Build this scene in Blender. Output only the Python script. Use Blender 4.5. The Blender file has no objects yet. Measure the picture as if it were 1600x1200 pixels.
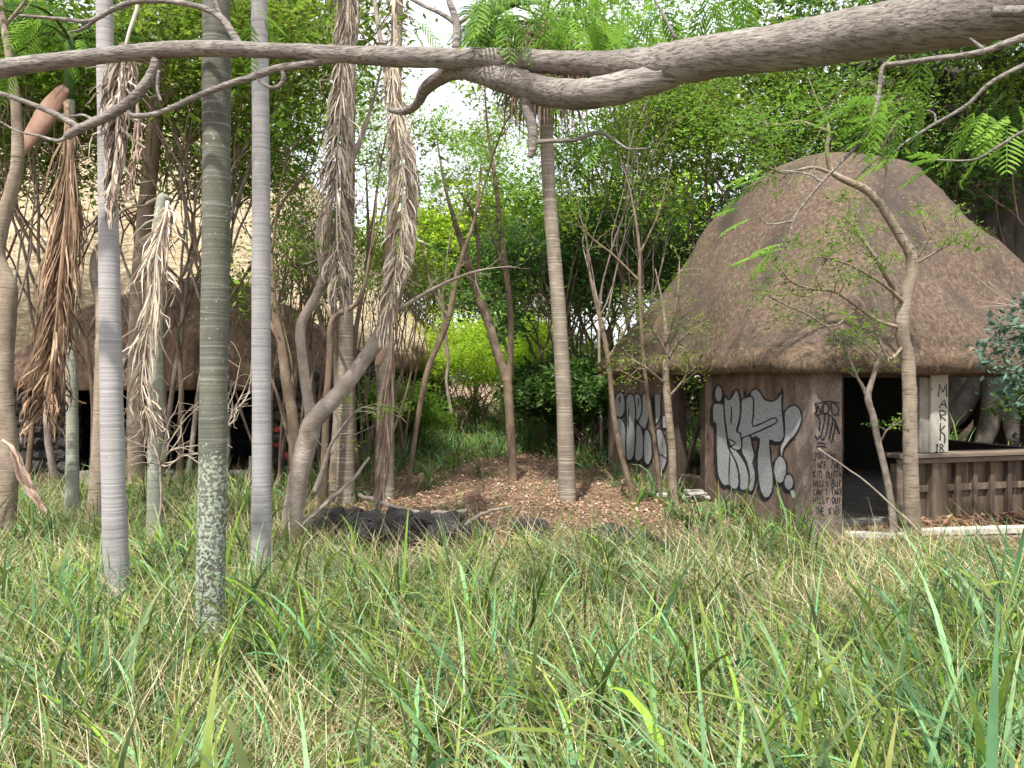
import bpy, math, random
import numpy as np
from mathutils import Vector, noise as mnoise
from mathutils.geometry import tessellate_polygon

# ------------------------------------------------------------ camera, sky, sun
R = math.radians
scene = bpy.context.scene
COL = scene.collection
H = 1.9                       # eye height above the hut's ground
cam_d = bpy.data.cameras.new("camera"); cam = bpy.data.objects.new("camera", cam_d); COL.objects.link(cam)
cam_d.sensor_width = 36.0; cam_d.lens = 27.0; cam_d.shift_y = -0.00625
cam_d.clip_start = 0.05; cam_d.clip_end = 2000
cam.location = (0, 0, H); cam.rotation_euler = (R(90), 0, 0)
scene.camera = cam

SUN_EL, SUN_AZ = 62.0, 200.0      # azimuth clockwise from +Y, sun stands high behind the left shoulder
world = bpy.data.worlds.new("World"); scene.world = world; world.use_nodes = True
wn = world.node_tree; bg = wn.nodes["Background"]
sky = wn.nodes.new("ShaderNodeTexSky"); sky.sky_type = 'NISHITA'; sky.sun_disc = False
sky.sun_elevation = R(SUN_EL); sky.sun_rotation = R(SUN_AZ)
sky.air_density = 1.0; sky.dust_density = 4.0; sky.ozone_density = 1.0
wmix = wn.nodes.new("ShaderNodeMix"); wmix.data_type = 'RGBA'; wmix.inputs[0].default_value = 0.62
wn.links.new(sky.outputs[0], wmix.inputs[6]); wmix.inputs[7].default_value = (11.5, 11.6, 12.0, 1)   # bright thin overcast
wn.links.new(wmix.outputs[2], bg.inputs[0]); bg.inputs[1].default_value = 0.10
sun_d = bpy.data.lights.new("sun", 'SUN'); sun_d.energy = 4.6; sun_d.angle = R(1.5); sun_d.color = (1.0, 0.94, 0.84)
sun = bpy.data.objects.new("sun", sun_d); COL.objects.link(sun)
sdir = Vector((math.sin(R(SUN_AZ))*math.cos(R(SUN_EL)), math.cos(R(SUN_AZ))*math.cos(R(SUN_EL)), math.sin(R(SUN_EL))))
sun.rotation_euler = sdir.to_track_quat('Z', 'Y').to_euler(); sun.location = sdir*60
scene.view_settings.view_transform = 'Standard'; scene.view_settings.look = 'None'
scene.view_settings.exposure = 0.98; scene.view_settings.gamma = 1.0
scene.cycles.max_bounces = 7; scene.cycles.diffuse_bounces = 4; scene.cycles.transmission_bounces = 4
scene.cycles.transparent_max_bounces = 4; scene.cycles.caustics_reflective = False; scene.cycles.caustics_refractive = False

# ------------------------------------------------------------ helpers
def P(px, py, Y):
    """point that stands at depth Y, seen at (px, py) in the 1600x1200 photograph"""
    return np.array(((px-800)/1200*Y, Y, H+(590-py)/1200*Y))

def tag(o, label=None, cat=None, group=None, kind=None):
    if label: o['label'] = label
    if cat: o['category'] = cat
    if group: o['group'] = group
    if kind: o['kind'] = kind
    return o

def empty(name, loc, label, cat, group=None):
    o = bpy.data.objects.new(name, None); COL.objects.link(o)
    o.location = tuple(float(c) for c in loc); o.empty_display_size = 0.2
    return tag(o, label, cat, group)

def wloc(o):
    v = np.array(o.location[:])
    while o.parent: o = o.parent; v = v+np.array(o.location[:])
    return v

class MB:
    """collects quads and triangles (world coordinates) for ONE mesh"""
    def __init__(s): s.v = []; s.q = []; s.t = []; s.c = []; s.n = 0; s.m = {}
    def add(s, v, q=None, t=None, c=None):
        v = np.asarray(v, float).reshape(-1, 3); n = len(v)
        s.v.append(v)
        if q is not None and len(q): s.q.append(np.asarray(q, int).reshape(-1, 4)+s.n)
        if t is not None and len(t): s.t.append(np.asarray(t, int).reshape(-1, 3)+s.n)
        if c is None: c = np.full((n, 3), 0.5)
        c = np.asarray(c, float)
        if c.ndim == 1: c = np.repeat(c[None], n, 0)
        s.c.append(c); s.n += n
        return s
    def tube(s, pts, rad, sides=8, cap=True, c=None, rough=0.0, seed=0, flat=None):
        pts = np.asarray(pts, float); m = len(pts)
        rad = np.full(m, rad, float) if np.isscalar(rad) else np.asarray(rad, float)
        tg = np.gradient(pts, axis=0); tg /= np.linalg.norm(tg, axis=1)[:, None]+1e-9
        ref = np.array((0, 0, 1.0)) if abs(tg[0][2]) < .9 else np.array((1.0, 0, 0))
        a = np.cross(tg[0], ref); a /= np.linalg.norm(a)
        A = []
        for i in range(m):
            a = a-tg[i]*a.dot(tg[i]); a /= np.linalg.norm(a)+1e-9; A.append(a)
        A = np.array(A); B = np.cross(tg, A)
        th = np.arange(sides)*2*math.pi/sides
        rr = rad[:, None]*np.ones((1, sides))
        if rough:
            rg = np.random.RandomState(seed); rr = rr*(1+rough*rg.uniform(-1, 1, rr.shape))
        v = pts[:, None]+rr[..., None]*(np.cos(th)[None, :, None]*A[:, None]+np.sin(th)[None, :, None]*B[:, None])
        if flat: v = pts[:, None]+(v-pts[:, None])*np.array(flat)
        i = np.arange(m-1)[:, None]*sides; j = np.arange(sides)[None]; j2 = (j+1) % sides
        q = np.stack([i+j, i+j2, i+sides+j2, i+sides+j], -1).reshape(-1, 4)
        v = v.reshape(-1, 3); t = []
        if cap:
            v = np.vstack([v, pts[0], pts[-1]]); e = m*sides
            t = [(e, (k+1) % sides, k) for k in range(sides)]+[(e+1, (m-1)*sides+k, (m-1)*sides+(k+1) % sides) for k in range(sides)]
        return s.add(v, q, t, c)
    def box(s, o, ux, uy, uz, c=None):
        """box from corner o along three edge vectors"""
        o, ux, uy, uz = (np.asarray(x, float) for x in (o, ux, uy, uz))
        v = [o, o+ux, o+ux+uy, o+uy, o+uz, o+ux+uz, o+ux+uy+uz, o+uy+uz]
        return s.add(v, [(0, 3, 2, 1), (4, 5, 6, 7), (0, 1, 5, 4), (1, 2, 6, 5), (2, 3, 7, 6), (3, 0, 4, 7)], None, c)
    def build(s, name, mat, parent=None, smooth=False, loc=None, bevel=0):
        v = np.vstack(s.v); base = wloc(parent) if parent else (np.array(loc, float) if loc is not None else np.zeros(3))
        me = bpy.data.meshes.new(name)
        q = np.vstack(s.q) if s.q else np.zeros((0, 4), int); t = np.vstack(s.t) if s.t else np.zeros((0, 3), int)
        me.vertices.add(len(v)); me.vertices.foreach_set("co", (v-base).astype(np.float32).ravel())
        nl = len(q)*4+len(t)*3; me.loops.add(nl)
        me.loops.foreach_set("vertex_index", np.concatenate([q.ravel(), t.ravel()]).astype(np.int32))
        me.polygons.add(len(q)+len(t))
        ls = np.concatenate([np.arange(len(q))*4, len(q)*4+np.arange(len(t))*3]).astype(np.int32)
        me.polygons.foreach_set("loop_start", ls)
        me.polygons.foreach_set("use_smooth", np.full(len(q)+len(t), smooth))
        me.update(calc_edges=True); me.validate()
        at = me.color_attributes.new("tint", 'FLOAT_COLOR', 'POINT')
        cc = np.vstack(s.c); at.data.foreach_set("color", np.hstack([cc, np.ones((len(cc), 1))]).astype(np.float32).ravel())
        o = bpy.data.objects.new(name, me); COL.objects.link(o); me.materials.append(mat)
        if parent: o.parent = parent
        elif loc is not None: o.location = tuple(float(x) for x in loc)
        if bevel:
            b = o.modifiers.new("bevel", 'BEVEL'); b.width = bevel; b.segments = 2
        return o

def smooth_path(pts, n):
    """Catmull-Rom through rows of pts (any columns) -> n rows"""
    p = np.asarray(pts, float); p = np.vstack([2*p[0]-p[1], p, 2*p[-1]-p[-2]]); k = len(p)-3
    out = []
    for u in np.linspace(0, k-1e-6, n):
        i = int(u); t = u-i; a, b, c, d = p[i:i+4]
        out.append(.5*((2*b)+(-a+c)*t+(2*a-5*b+4*c-d)*t*t+(-a+3*b-3*c+d)*t**3))
    return np.array(out)

def pxpath(pts, n, jit=0, seed=0):
    """rows (px, py, half-width px, depth) -> (world points, radii)"""
    q = smooth_path(pts, n)
    w = np.array([P(a, b, d) for a, b, _, d in q]); r = q[:, 2]*q[:, 3]/1200
    if jit:
        rg = np.random.RandomState(seed); w += rg.normal(0, 1, w.shape)*jit*r[:, None]
    return w, r

# ------------------------------------------------------------ materials
def nodes(name):
    m = bpy.data.materials.new(name); m.use_nodes = True
    return m, m.node_tree.nodes, m.node_tree.links, m.node_tree.nodes["Principled BSDF"]

def ramp(n, stops):
    r = n.new("ShaderNodeValToRGB"); e = r.color_ramp.elements
    while len(e) < len(stops): e.new(0.5)
    for k, (p, c) in enumerate(stops):
        e[k].position = p; e[k].color = (*c, 1) if len(c) == 3 else c
    return r

def noise(n, l, vec, scale, detail=6, rough=.6, dist=0):
    t = n.new("ShaderNodeTexNoise"); t.inputs['Scale'].default_value = scale; t.inputs['Detail'].default_value = detail
    t.inputs['Roughness'].default_value = rough; t.inputs['Distortion'].default_value = dist
    l.new(vec, t.inputs['Vector']); return t

def mapping(n, l, sc, src='Object'):
    tc = n.new("ShaderNodeTexCoord"); mp = n.new("ShaderNodeMapping"); mp.inputs['Scale'].default_value = sc
    l.new(tc.outputs[src], mp.inputs['Vector']); return mp.outputs[0]

def mixc(n, l, a, b, fac, mode='MIX'):
    x = n.new("ShaderNodeMix"); x.data_type = 'RGBA'; x.blend_type = mode
    for s, v in ((0, fac), (6, a), (7, b)):
        if isinstance(v, (int, float)): x.inputs[s].default_value = v
        elif isinstance(v, tuple): x.inputs[s].default_value = (*v, 1)
        else: l.new(v, x.inputs[s])
    return x.outputs[2]

def surf(name, stops, scale=3, stretch=(1, 1, 1), bump=.3, bscale=20, bstretch=(1, 1, 1), rough=.9, detail=8, bdist=.02, spots=None, streak=None):
    m, n, l, b = nodes(name)
    v = mapping(n, l, stretch); t = noise(n, l, v, scale, detail, .65); r = ramp(n, stops); l.new(t.outputs[0], r.inputs[0])
    col = r.outputs[0]
    if streak:      # (stretch, scale, lo, hi, colour)
        v3 = mapping(n, l, streak[0]); t3 = noise(n, l, v3, streak[1], 5, .6); r3 = ramp(n, [(streak[2], (0, 0, 0)), (streak[3], (1, 1, 1))])
        l.new(t3.outputs[0], r3.inputs[0]); col = mixc(n, l, col, streak[4], r3.outputs[0])
    if spots:       # (scale, lo, hi, colour)
        v2 = mapping(n, l, (1, 1, 1)); t2 = noise(n, l, v2, spots[0], 3, .5); r2 = ramp(n, [(spots[1], (0, 0, 0)), (spots[2], (1, 1, 1))])
        l.new(t2.outputs[0], r2.inputs[0]); col = mixc(n, l, col, spots[3], r2.outputs[0])
    l.new(col, b.inputs['Base Color'])
    b.inputs['Roughness'].default_value = rough; b.inputs['Specular IOR Level'].default_value = .25
    if bump:
        vb = mapping(n, l, bstretch); tb = noise(n, l, vb, bscale, 8, .7)
        bp = n.new("ShaderNodeBump"); bp.inputs['Strength'].default_value = bump; bp.inputs['Distance'].default_value = bdist
        l.new(tb.outputs[0], bp.inputs['Height']); l.new(bp.outputs[0], b.inputs['Normal'])
    return m

def leafmat(name, dark, light, trans=.45, objvar=.25, rough=.5):
    """leaf colour runs between two greens by the leaf's own tint; each plant is a little different"""
    m, n, l, b = nodes(name)
    at = n.new("ShaderNodeAttribute"); at.attribute_name = "tint"
    sp = n.new("ShaderNodeSeparateColor"); l.new(at.outputs['Color'], sp.inputs[0])
    c = mixc(n, l, dark, light, sp.outputs[0])
    oi = n.new("ShaderNodeObjectInfo"); mr = n.new("ShaderNodeMapRange"); l.new(oi.outputs['Random'], mr.inputs[0])
    mr.inputs[3].default_value = 1-objvar; mr.inputs[4].default_value = 1+objvar
    hs = n.new("ShaderNodeHueSaturation"); l.new(c, hs.inputs['Color']); l.new(mr.outputs[0], hs.inputs['Value'])
    mr2 = n.new("ShaderNodeMapRange"); l.new(oi.outputs['Random'], mr2.inputs[0]); mr2.inputs[3].default_value = .485; mr2.inputs[4].default_value = .51
    l.new(mr2.outputs[0], hs.inputs['Hue'])
    l.new(hs.outputs[0], b.inputs['Base Color']); b.inputs['Roughness'].default_value = rough; b.inputs['Specular IOR Level'].default_value = .15
    tr = n.new("ShaderNodeBsdfTranslucent"); l.new(hs.outputs[0], tr.inputs[0])
    mx = n.new("ShaderNodeMixShader"); mx.inputs[0].default_value = trans
    l.new(b.outputs[0], mx.inputs[1]); l.new(tr.outputs[0], mx.inputs[2]); l.new(mx.outputs[0], n["Material Output"].inputs[0])
    return m

def attrmat(name, rough=.75, trans=0.0, spec=.25, mul=1.0):
    """colour straight from the blade's or strip's own colour"""
    m, n, l, b = nodes(name)
    at = n.new("ShaderNodeAttribute"); at.attribute_name = "tint"
    v = mapping(n, l, (1, 1, 1)); t = noise(n, l, v, 9, 4); r = ramp(n, [(.3, (.75*mul,)*3), (.7, (1.15*mul,)*3)]); l.new(t.outputs[0], r.inputs[0])
    c = mixc(n, l, at.outputs['Color'], r.outputs[0], 1.0, 'MULTIPLY')
    l.new(c, b.inputs['Base Color']); b.inputs['Roughness'].default_value = rough; b.inputs['Specular IOR Level'].default_value = spec
    if trans:
        tr = n.new("ShaderNodeBsdfTranslucent"); l.new(c, tr.inputs[0]); mx = n.new("ShaderNodeMixShader"); mx.inputs[0].default_value = trans
        l.new(b.outputs[0], mx.inputs[1]); l.new(tr.outputs[0], mx.inputs[2]); l.new(mx.outputs[0], n["Material Output"].inputs[0])
    return m

def palmmat(name, c1, c2, ringc, per_m=14, lichen=None, rstr=.7, lz=(1.45, 1.6)):
    """trunk with leaf-scar rings round it; lichen as patches on the lower trunk"""
    m, n, l, b = nodes(name)
    v = mapping(n, l, (1, 1, .5)); t = noise(n, l, v, 3.5, 6, .6); r = ramp(n, [(.3, c1), (.7, c2)]); l.new(t.outputs[0], r.inputs[0]); col = r.outputs[0]
    v2 = mapping(n, l, (.5, .5, per_m)); t2 = noise(n, l, v2, 1.0, 2, .5, .3)
    r2 = ramp(n, [(.0, (0, 0, 0)), (.545, (0, 0, 0)), (.575, (1, 1, 1)), (.605, (0, 0, 0)), (1, (0, 0, 0))]); l.new(t2.outputs[0], r2.inputs[0])
    mm = n.new("ShaderNodeMath"); mm.operation = 'MULTIPLY'; mm.inputs[1].default_value = rstr; l.new(r2.outputs[0], mm.inputs[0])
    col = mixc(n, l, col, ringc, mm.outputs[0])
    v4 = mapping(n, l, (.6, .6, per_m*2.3)); t4 = noise(n, l, v4, 1.0, 2, .5, .2); r4 = ramp(n, [(.28, (.68,)*3), (.5, (1.03,)*3)]); l.new(t4.outputs[0], r4.inputs[0])
    col = mixc(n, l, col, r4.outputs[0], .8, 'MULTIPLY')
    v5 = mapping(n, l, (1, 1, 1)); t5 = noise(n, l, v5, 26, 4, .6); r5 = ramp(n, [(.66, (0, 0, 0)), (.74, (.5,)*3)]); l.new(t5.outputs[0], r5.inputs[0])
    col = mixc(n, l, col, (.06, .05, .045), r5.outputs[0])
    if lichen:
        sep = n.new("ShaderNodeSeparateXYZ"); l.new(mapping(n, l, (1, 1, 1)), sep.inputs[0])
        mr = n.new("ShaderNodeMapRange"); l.new(sep.outputs[2], mr.inputs[0]); mr.inputs[1].default_value = lz[1]; mr.inputs[2].default_value = lz[0]; mr.inputs[3].default_value = 0; mr.inputs[4].default_value = .16
        t3 = noise(n, l, mapping(n, l, (1, 1, 1)), 42, 4, .55); ad = n.new("ShaderNodeMath"); ad.operation = 'ADD'; l.new(t3.outputs[0], ad.inputs[0]); l.new(mr.outputs[0], ad.inputs[1])
        r3 = ramp(n, [(.66, (0, 0, 0)), (.69, (1, 1, 1))]); l.new(ad.outputs[0], r3.inputs[0]); col = mixc(n, l, col, lichen, r3.outputs[0])
    l.new(col, b.inputs['Base Color']); b.inputs['Roughness'].default_value = .8; b.inputs['Specular IOR Level'].default_value = .3
    bp = n.new("ShaderNodeBump"); bp.inputs['Strength'].default_value = .5; bp.inputs['Distance'].default_value = .012
    l.new(t4.outputs[0], bp.inputs['Height']); l.new(bp.outputs[0], b.inputs['Normal'])
    return m

M = {}
M['bark'] = surf('bark_grey', [(.3, (.16, .125, .105)), (.5, (.27, .225, .195)), (.72, (.40, .35, .31))], 5, (1, 1, 1), .8, 14, (1, 1, 3), .9, bdist=.02)
M['bigbark'] = surf('bark_branch', [(.3, (.17, .152, .138)), (.5, (.275, .25, .228)), (.72, (.40, .375, .35))], 4, (.6, 1.4, 1.4), 1.0, 11, (.45, 4.5, 4.5), .85, bdist=.03,
                    streak=((.7, 7, 7), 11, .47, .62, (.125, .108, .10)))
M['barkbrown'] = surf('bark_brown', [(.3, (.085, .06, .045)), (.5, (.17, .125, .09)), (.72, (.27, .21, .155))], 6, (1, 1, .5), .8, 18, (1, 1, 2), .9)
M['barkpale'] = surf('bark_pale_ringed', [(.3, (.14, .11, .08)), (.5, (.235, .19, .145)), (.75, (.36, .31, .25))], 4, (1, 1, .7), .7, 10, (.6, .6, 5), .85,
                     streak=((.7, .7, 9), 4, .60, .66, (.10, .075, .055)))
M['banyan'] = surf('bark_banyan', [(.3, (.035, .03, .027)), (.5, (.07, .06, .054)), (.75, (.13, .115, .10))], 3.5, (1, 1, .3), .7, 9, (1, 1, .4), .85)
M['twig'] = surf('twig_dry', [(.3, (.20, .16, .13)), (.7, (.42, .36, .30))], 6, (1, 1, 1), .3, 30)
M['palmgrey'] = palmmat('palm_grey', (.235, .225, .228), (.33, .32, .325), (.43, .42, .42), 16, rstr=.45)
M['palmgreen'] = palmmat('palm_green', (.062, .064, .048), (.14, .142, .115), (.27, .28, .25), 15, rstr=.5, lichen=(.28, .32, .26))
M['palmthin'] = palmmat('palm_thin', (.20, .21, .17), (.32, .33, .28), (.36, .38, .34), 14)
M['palmring'] = palmmat('palm_ringed', (.13, .11, .085), (.27, .23, .185), (.42, .375, .31), 22, rstr=.9)
M['roof'] = surf('roof_thatched_plaster', [(.28, (.040, .028, .020)), (.46, (.085, .060, .043)), (.58, (.128, .093, .067)), (.74, (.21, .16, .122))], 21, (1, 1, .6), .7, 34, (1, 1, .8), .95, 12, .03,
                 streak=((1.6, 1.6, .11), 1.0, .47, .66, (.050, .040, .034)), spots=(24, .69, .74, (.27, .22, .175)))
M['roofedge'] = surf('roof_rim', [(.3, (.060, .043, .031)), (.5, (.135, .094, .066)), (.75, (.25, .185, .135))], 18, (1, 1, .8), .8, 24, (2, 2, 2), .95, bdist=.05, spots=(9, .60, .70, (.30, .21, .14)))  # lighter and warmer than the roof: sunlight on the eave put into the colour
M['hallrim'] = surf('hall_rim', [(.3, (.24, .16, .09)), (.5, (.40, .29, .17)), (.75, (.55, .43, .28))], 3, (1, 1, 1), 1.0, 8, (2, 2, 2), .95, bdist=.06)
M['roofred'] = surf('roof_lodge', [(.32, (.17, .11, .075)), (.48, (.32, .21, .148)), (.6, (.42, .30, .22)), (.75, (.55, .43, .34))], 12, (1, 1, .5), 1.0, 14, (1.5, 1.5, .8), .95, bdist=.09, streak=((1.5, 1.5, .2), 1.3, .5, .68, (.10, .07, .055)))
M['roofpale'] = surf('roof_straw', [(.30, (.20, .145, .085)), (.44, (.44, .345, .22)), (.54, (.60, .50, .345)), (.7, (.78, .68, .50))], 6.0, (1, 1, 2.4), 1.0, 7, (1, 1, 3), .95, 12, .16,
                     streak=((.5, .5, 3.0), 1.6, .56, .70, (.26, .185, .11)), spots=(1.4, .60, .75, (.30, .22, .13)))
M['stucco'] = surf('wall_stucco', [(.3, (.09, .062, .049)), (.5, (.165, .118, .095)), (.7, (.26, .20, .168))], 4, (1, 1, .6), 1.0, 55, (1, 1, 1), .95, bdist=.012,
                   streak=((3, 3, .15), 1.2, .55, .68, (.10, .07, .055)), spots=(45, .60, .68, (.27, .21, .175)))
M['stuccopale'] = surf('pillar_stucco', [(.3, (.11, .083, .07)), (.5, (.205, .162, .14)), (.7, (.33, .28, .25))], 4, (1, 1, .6), 1.0, 55, (1, 1, 1), .95, bdist=.012,
                       spots=(48, .55, .66, (.10, .075, .06)))
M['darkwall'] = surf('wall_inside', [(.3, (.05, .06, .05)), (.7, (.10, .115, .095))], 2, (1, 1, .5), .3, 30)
M['wood'] = surf('wood_brown', [(.3, (.045, .033, .024)), (.5, (.098, .072, .052)), (.72, (.18, .14, .105))], 3, (2, 2, .25), .6, 30, (3, 3, .4), .85, streak=((5, 5, .3), 2, .58, .68, (.26, .21, .165)))
M['wooddark'] = surf('wood_dark', [(.3, (.035, .027, .023)), (.7, (.085, .062, .05))], 3, (2, 2, .3), .5, 30)
M['woodrail'] = surf('wood_rail', [(.3, (.085, .066, .05)), (.7, (.20, .162, .125))], 4, (.3, .3, 3), .5, 30)
M['plank'] = surf('wood_whitewashed', [(.3, (.30, .28, .25)), (.5, (.48, .46, .42)), (.75, (.66, .64, .60))], 4, (.5, 2, 2), .5, 30, (.5, 3, 3), .9)
M['boardpale'] = surf('board_painted', [(.3, (.30, .29, .25)), (.6, (.44, .42, .37)), (.8, (.55, .53, .47))], 3, (1, 1, .3), .4, 40, spots=(14, .62, .72, (.20, .17, .13)))
M['concrete'] = surf('concrete_old', [(.3, (.16, .15, .135)), (.6, (.29, .275, .245)), (.8, (.38, .36, .33))], 3, (1, 1, 1), .5, 30)
M['lava'] = surf('lava_stone', [(.3, (.022, .021, .022)), (.55, (.05, .047, .047)), (.8, (.115, .108, .105))], 4, (1, 1, 1), 1.0, 24, (1, 1, 1), .95, bdist=.03, spots=(6, .66, .74, (.14, .14, .11)))
M['mortar'] = surf('lava_dark_core', [(.3, (.012, .012, .012)), (.7, (.03, .028, .027))], 6)
M['silver'] = surf('paint_silver', [(.3, (.20, .21, .225)), (.5, (.285, .30, .32)), (.7, (.38, .395, .42))], 40, (1, 1, 1), .6, 60, (1, 1, 1), .6, bdist=.01, spots=(38, .60, .70, (.115, .095, .085)))
M['black'] = surf('paint_black', [(.3, (.012, .012, .016)), (.7, (.03, .03, .036))], 30, (1, 1, 1), .4, 60, rough=.7)
M['red'] = surf('paint_red', [(.3, (.20, .03, .03)), (.7, (.34, .07, .06))], 20)
M['mint'] = surf('paint_mint', [(.3, (.26, .36, .31)), (.7, (.36, .46, .41))], 20)
M['frond'] = attrmat('frond_dead', .8, .15)
M['sheath'] = surf('sheath_pink', [(.3, (.15, .085, .06)), (.5, (.27, .165, .12)), (.75, (.42, .30, .23))], 4, (1, 1, .35), .5, 20, (2, 2, .5), .7, streak=((6, 6, .4), 2, .60, .7, (.20, .10, .075)))
M['grass'] = attrmat('grass_blades', .6, .35, .12)
M['litter'] = attrmat('litter_leaves', .9, .1)
M['leaf'] = leafmat('leaf_fine', (.055, .125, .014), (.27, .42, .06), .55)
M['leaflime'] = leafmat('leaf_lime', (.18, .34, .02), (.46, .60, .06), .55)
M['leafdark'] = leafmat('leaf_broad_dark', (.018, .050, .014), (.10, .20, .04), .35, .3, .4)
M['leafblue'] = leafmat('leaf_blue', (.05, .10, .075), (.15, .24, .18), .25, .1, .45)
M['leafvivid'] = leafmat('leaf_feathery', (.07, .16, .02), (.20, .34, .045), .5, .15)
# ------------------------------------------------------------ ground
def gz(x, y):
    x = np.asarray(x, float); y = np.asarray(y, float)
    und = .05*np.sin(x*.9+1.3)*np.cos(y*.7)+.035*np.sin(x*2.3+y*1.7)
    s = np.clip((y-9.2)/1.2, 0, 1)
    near = -.10*(1-s)
    flat = np.exp(-(((x-5.95)/4.3)**4+((y-13.4)/4.3)**4))      # level under the hut
    flat2 = np.exp(-(((x+6.5)/3.2)**4+((y-15.6)/3.0)**4))
    return (und+near)*(1-flat)*(1-flat2)

def make_ground():
    m, n, l, b = nodes('ground_litter_soil')
    v = mapping(n, l, (1, 1, 1)); t = noise(n, l, v, .7, 6); t2 = noise(n, l, v, 14, 8, .75)
    r = ramp(n, [(.3, (.085, .052, .035)), (.48, (.17, .11, .08)), (.6, (.27, .185, .14)), (.75, (.38, .29, .23))]); l.new(t2.outputs[0], r.inputs[0])
    sep = n.new("ShaderNodeSeparateXYZ"); l.new(v, sep.inputs[0])
    r1 = ramp(n, [(.35, (0, 0, 0)), (.6, (1, 1, 1))]); l.new(t.outputs[0], r1.inputs[0])
    c = mixc(n, l, r.outputs[0], (.13, .12, .05), r1.outputs[0])
    mm = n.new("ShaderNodeMath"); mm.operation = 'MULTIPLY'; mm.inputs[1].default_value = .35; l.new(r1.outputs[0], mm.inputs[0])
    c = mixc(n, l, r.outputs[0], (.15, .13, .06), mm.outputs[0])
    l.new(c, b.inputs['Base Color']); b.inputs['Roughness'].default_value = .95; b.inputs['Specular IOR Level'].default_value = .1
    bp = n.new("ShaderNodeBump"); bp.inputs['Strength'].default_value = .9; bp.inputs['Distance'].default_value = .05
    l.new(t2.outputs[0], bp.inputs['Height']); l.new(bp.outputs[0], b.inputs['Normal'])
    xs = np.concatenate([[-900, -300, -120, -60], np.linspace(-36, 36, 145), [60, 120, 300, 900]])
    ys = np.concatenate([[-300, -60, -20], np.linspace(-6, 46, 121), [60, 90, 160, 400, 1200]])
    X, Y = np.meshgrid(xs, ys); Z = gz(X, Y)
    nx = len(xs); i = np.arange(len(ys)-1)[:, None]*nx+np.arange(nx-1)[None]
    q = np.stack([i, i+1, i+nx+1, i+nx], -1).reshape(-1, 4)
    o = MB().add(np.stack([X, Y, Z], -1).reshape(-1, 3), q).build('ground', m, smooth=True)
    tag(o, 'brown forest floor of bare soil and leaf litter under the trees and huts', 'ground', kind='structure')
make_ground()

# ------------------------------------------------------------ grass
def snoise(x, y, s, f):
    return (np.sin(x*f+s)*np.cos(y*f*1.3+s*2)+.6*np.sin(x*f*2.1-y*f*1.7+s*3)+.4*np.cos(x*f*3.9+y*f*3.1+s))/2+.0

def blades(mb, x, y, z0, L, w, lean, curl, yaw, colour, seg=5, tipc=None):
    N = len(x); t = np.linspace(0, 1, seg+1)
    th = lean[:, None]+curl[:, None]*t[None]**1.3
    ds = L[:, None]/seg
    hx = np.concatenate([np.zeros((N, 1)), np.cumsum(np.sin(th[:, :-1])*ds, 1)], 1)
    hz = np.concatenate([np.zeros((N, 1)), np.cumsum(np.cos(th[:, :-1])*ds, 1)], 1)
    cx, cy = np.cos(yaw)[:, None], np.sin(yaw)[:, None]
    px = x[:, None]+hx*cx; py = y[:, None]+hx*cy; pz = z0[:, None]+hz
    gzz = np.asarray(gz(px, py))+.02; pz = np.maximum(pz, gzz)
    wt = w[:, None]*np.clip(np.minimum(.55+t*2.2, 1)*(1-t**2.2), .03, 1)[None]*.5
    tw = yaw+math.pi/2+rg_.normal(0, .5, N)
    ex, ey = np.cos(tw)[:, None], np.sin(tw)[:, None]
    a = np.stack([px-ex*wt, py-ey*wt, pz+wt*.3], -1); b = np.stack([px+ex*wt, py+ey*wt, pz-wt*.3], -1)
    v = np.stack([a, b], 2).reshape(N, -1, 3)
    i = (np.arange(N)*2*(seg+1))[:, None]+2*np.arange(seg)[None]
    q = np.stack([i, i+1, i+3, i+2], -1).reshape(-1, 4)
    c = colour[:, None, :]*(np.ones((1, 2*(seg+1), 1)))
    if tipc is not None:
        tt = np.repeat(t, 2)[None, :, None]**2*tipc[:, None, None]
        c = c*(1-tt)+np.array((.42, .33, .17))[None, None]*tt
    mb.add(v.reshape(-1, 3), q, None, c.reshape(-1, 3))

G1 = np.array((.035, .10, .016)); G2 = np.array((.20, .35, .040)); G3 = np.array((.055, .19, .075)); S1 = np.array((.45, .39, .20)); S2 = np.array((.19, .14, .06)); S3 = np.array((.78, .71, .50))
rg_ = np.random.RandomState(5)
def pick(N, dry):
    """blade colours: two greens, a bluish green and straws; dry is the share of dead blades"""
    u = rg_.rand(N); k = rg_.rand(N)[:, None]
    g = G1*(1-k)+G2*k; bl = rg_.rand(N) < .42; g[bl] = (G3*(1-k*.3)+np.array((.24, .42, .22))*k*.7)[bl]
    s = S1*(1-k)+S2*k; pl = rg_.rand(N) < .3; s[pl] = (S3*(1-k*.4)+S1*k*.4)[pl]
    return np.where((u < dry)[:, None], s, g), u < dry

def hutfoot(x, y):
    dx, dy = x-3.67, y-9.4
    s = dx*.965+dy*.262; t = -dx*.262+dy*.965
    return (s > -.15) & (s < 5.5) & (t > -.15) & (t < 6.7)

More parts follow.
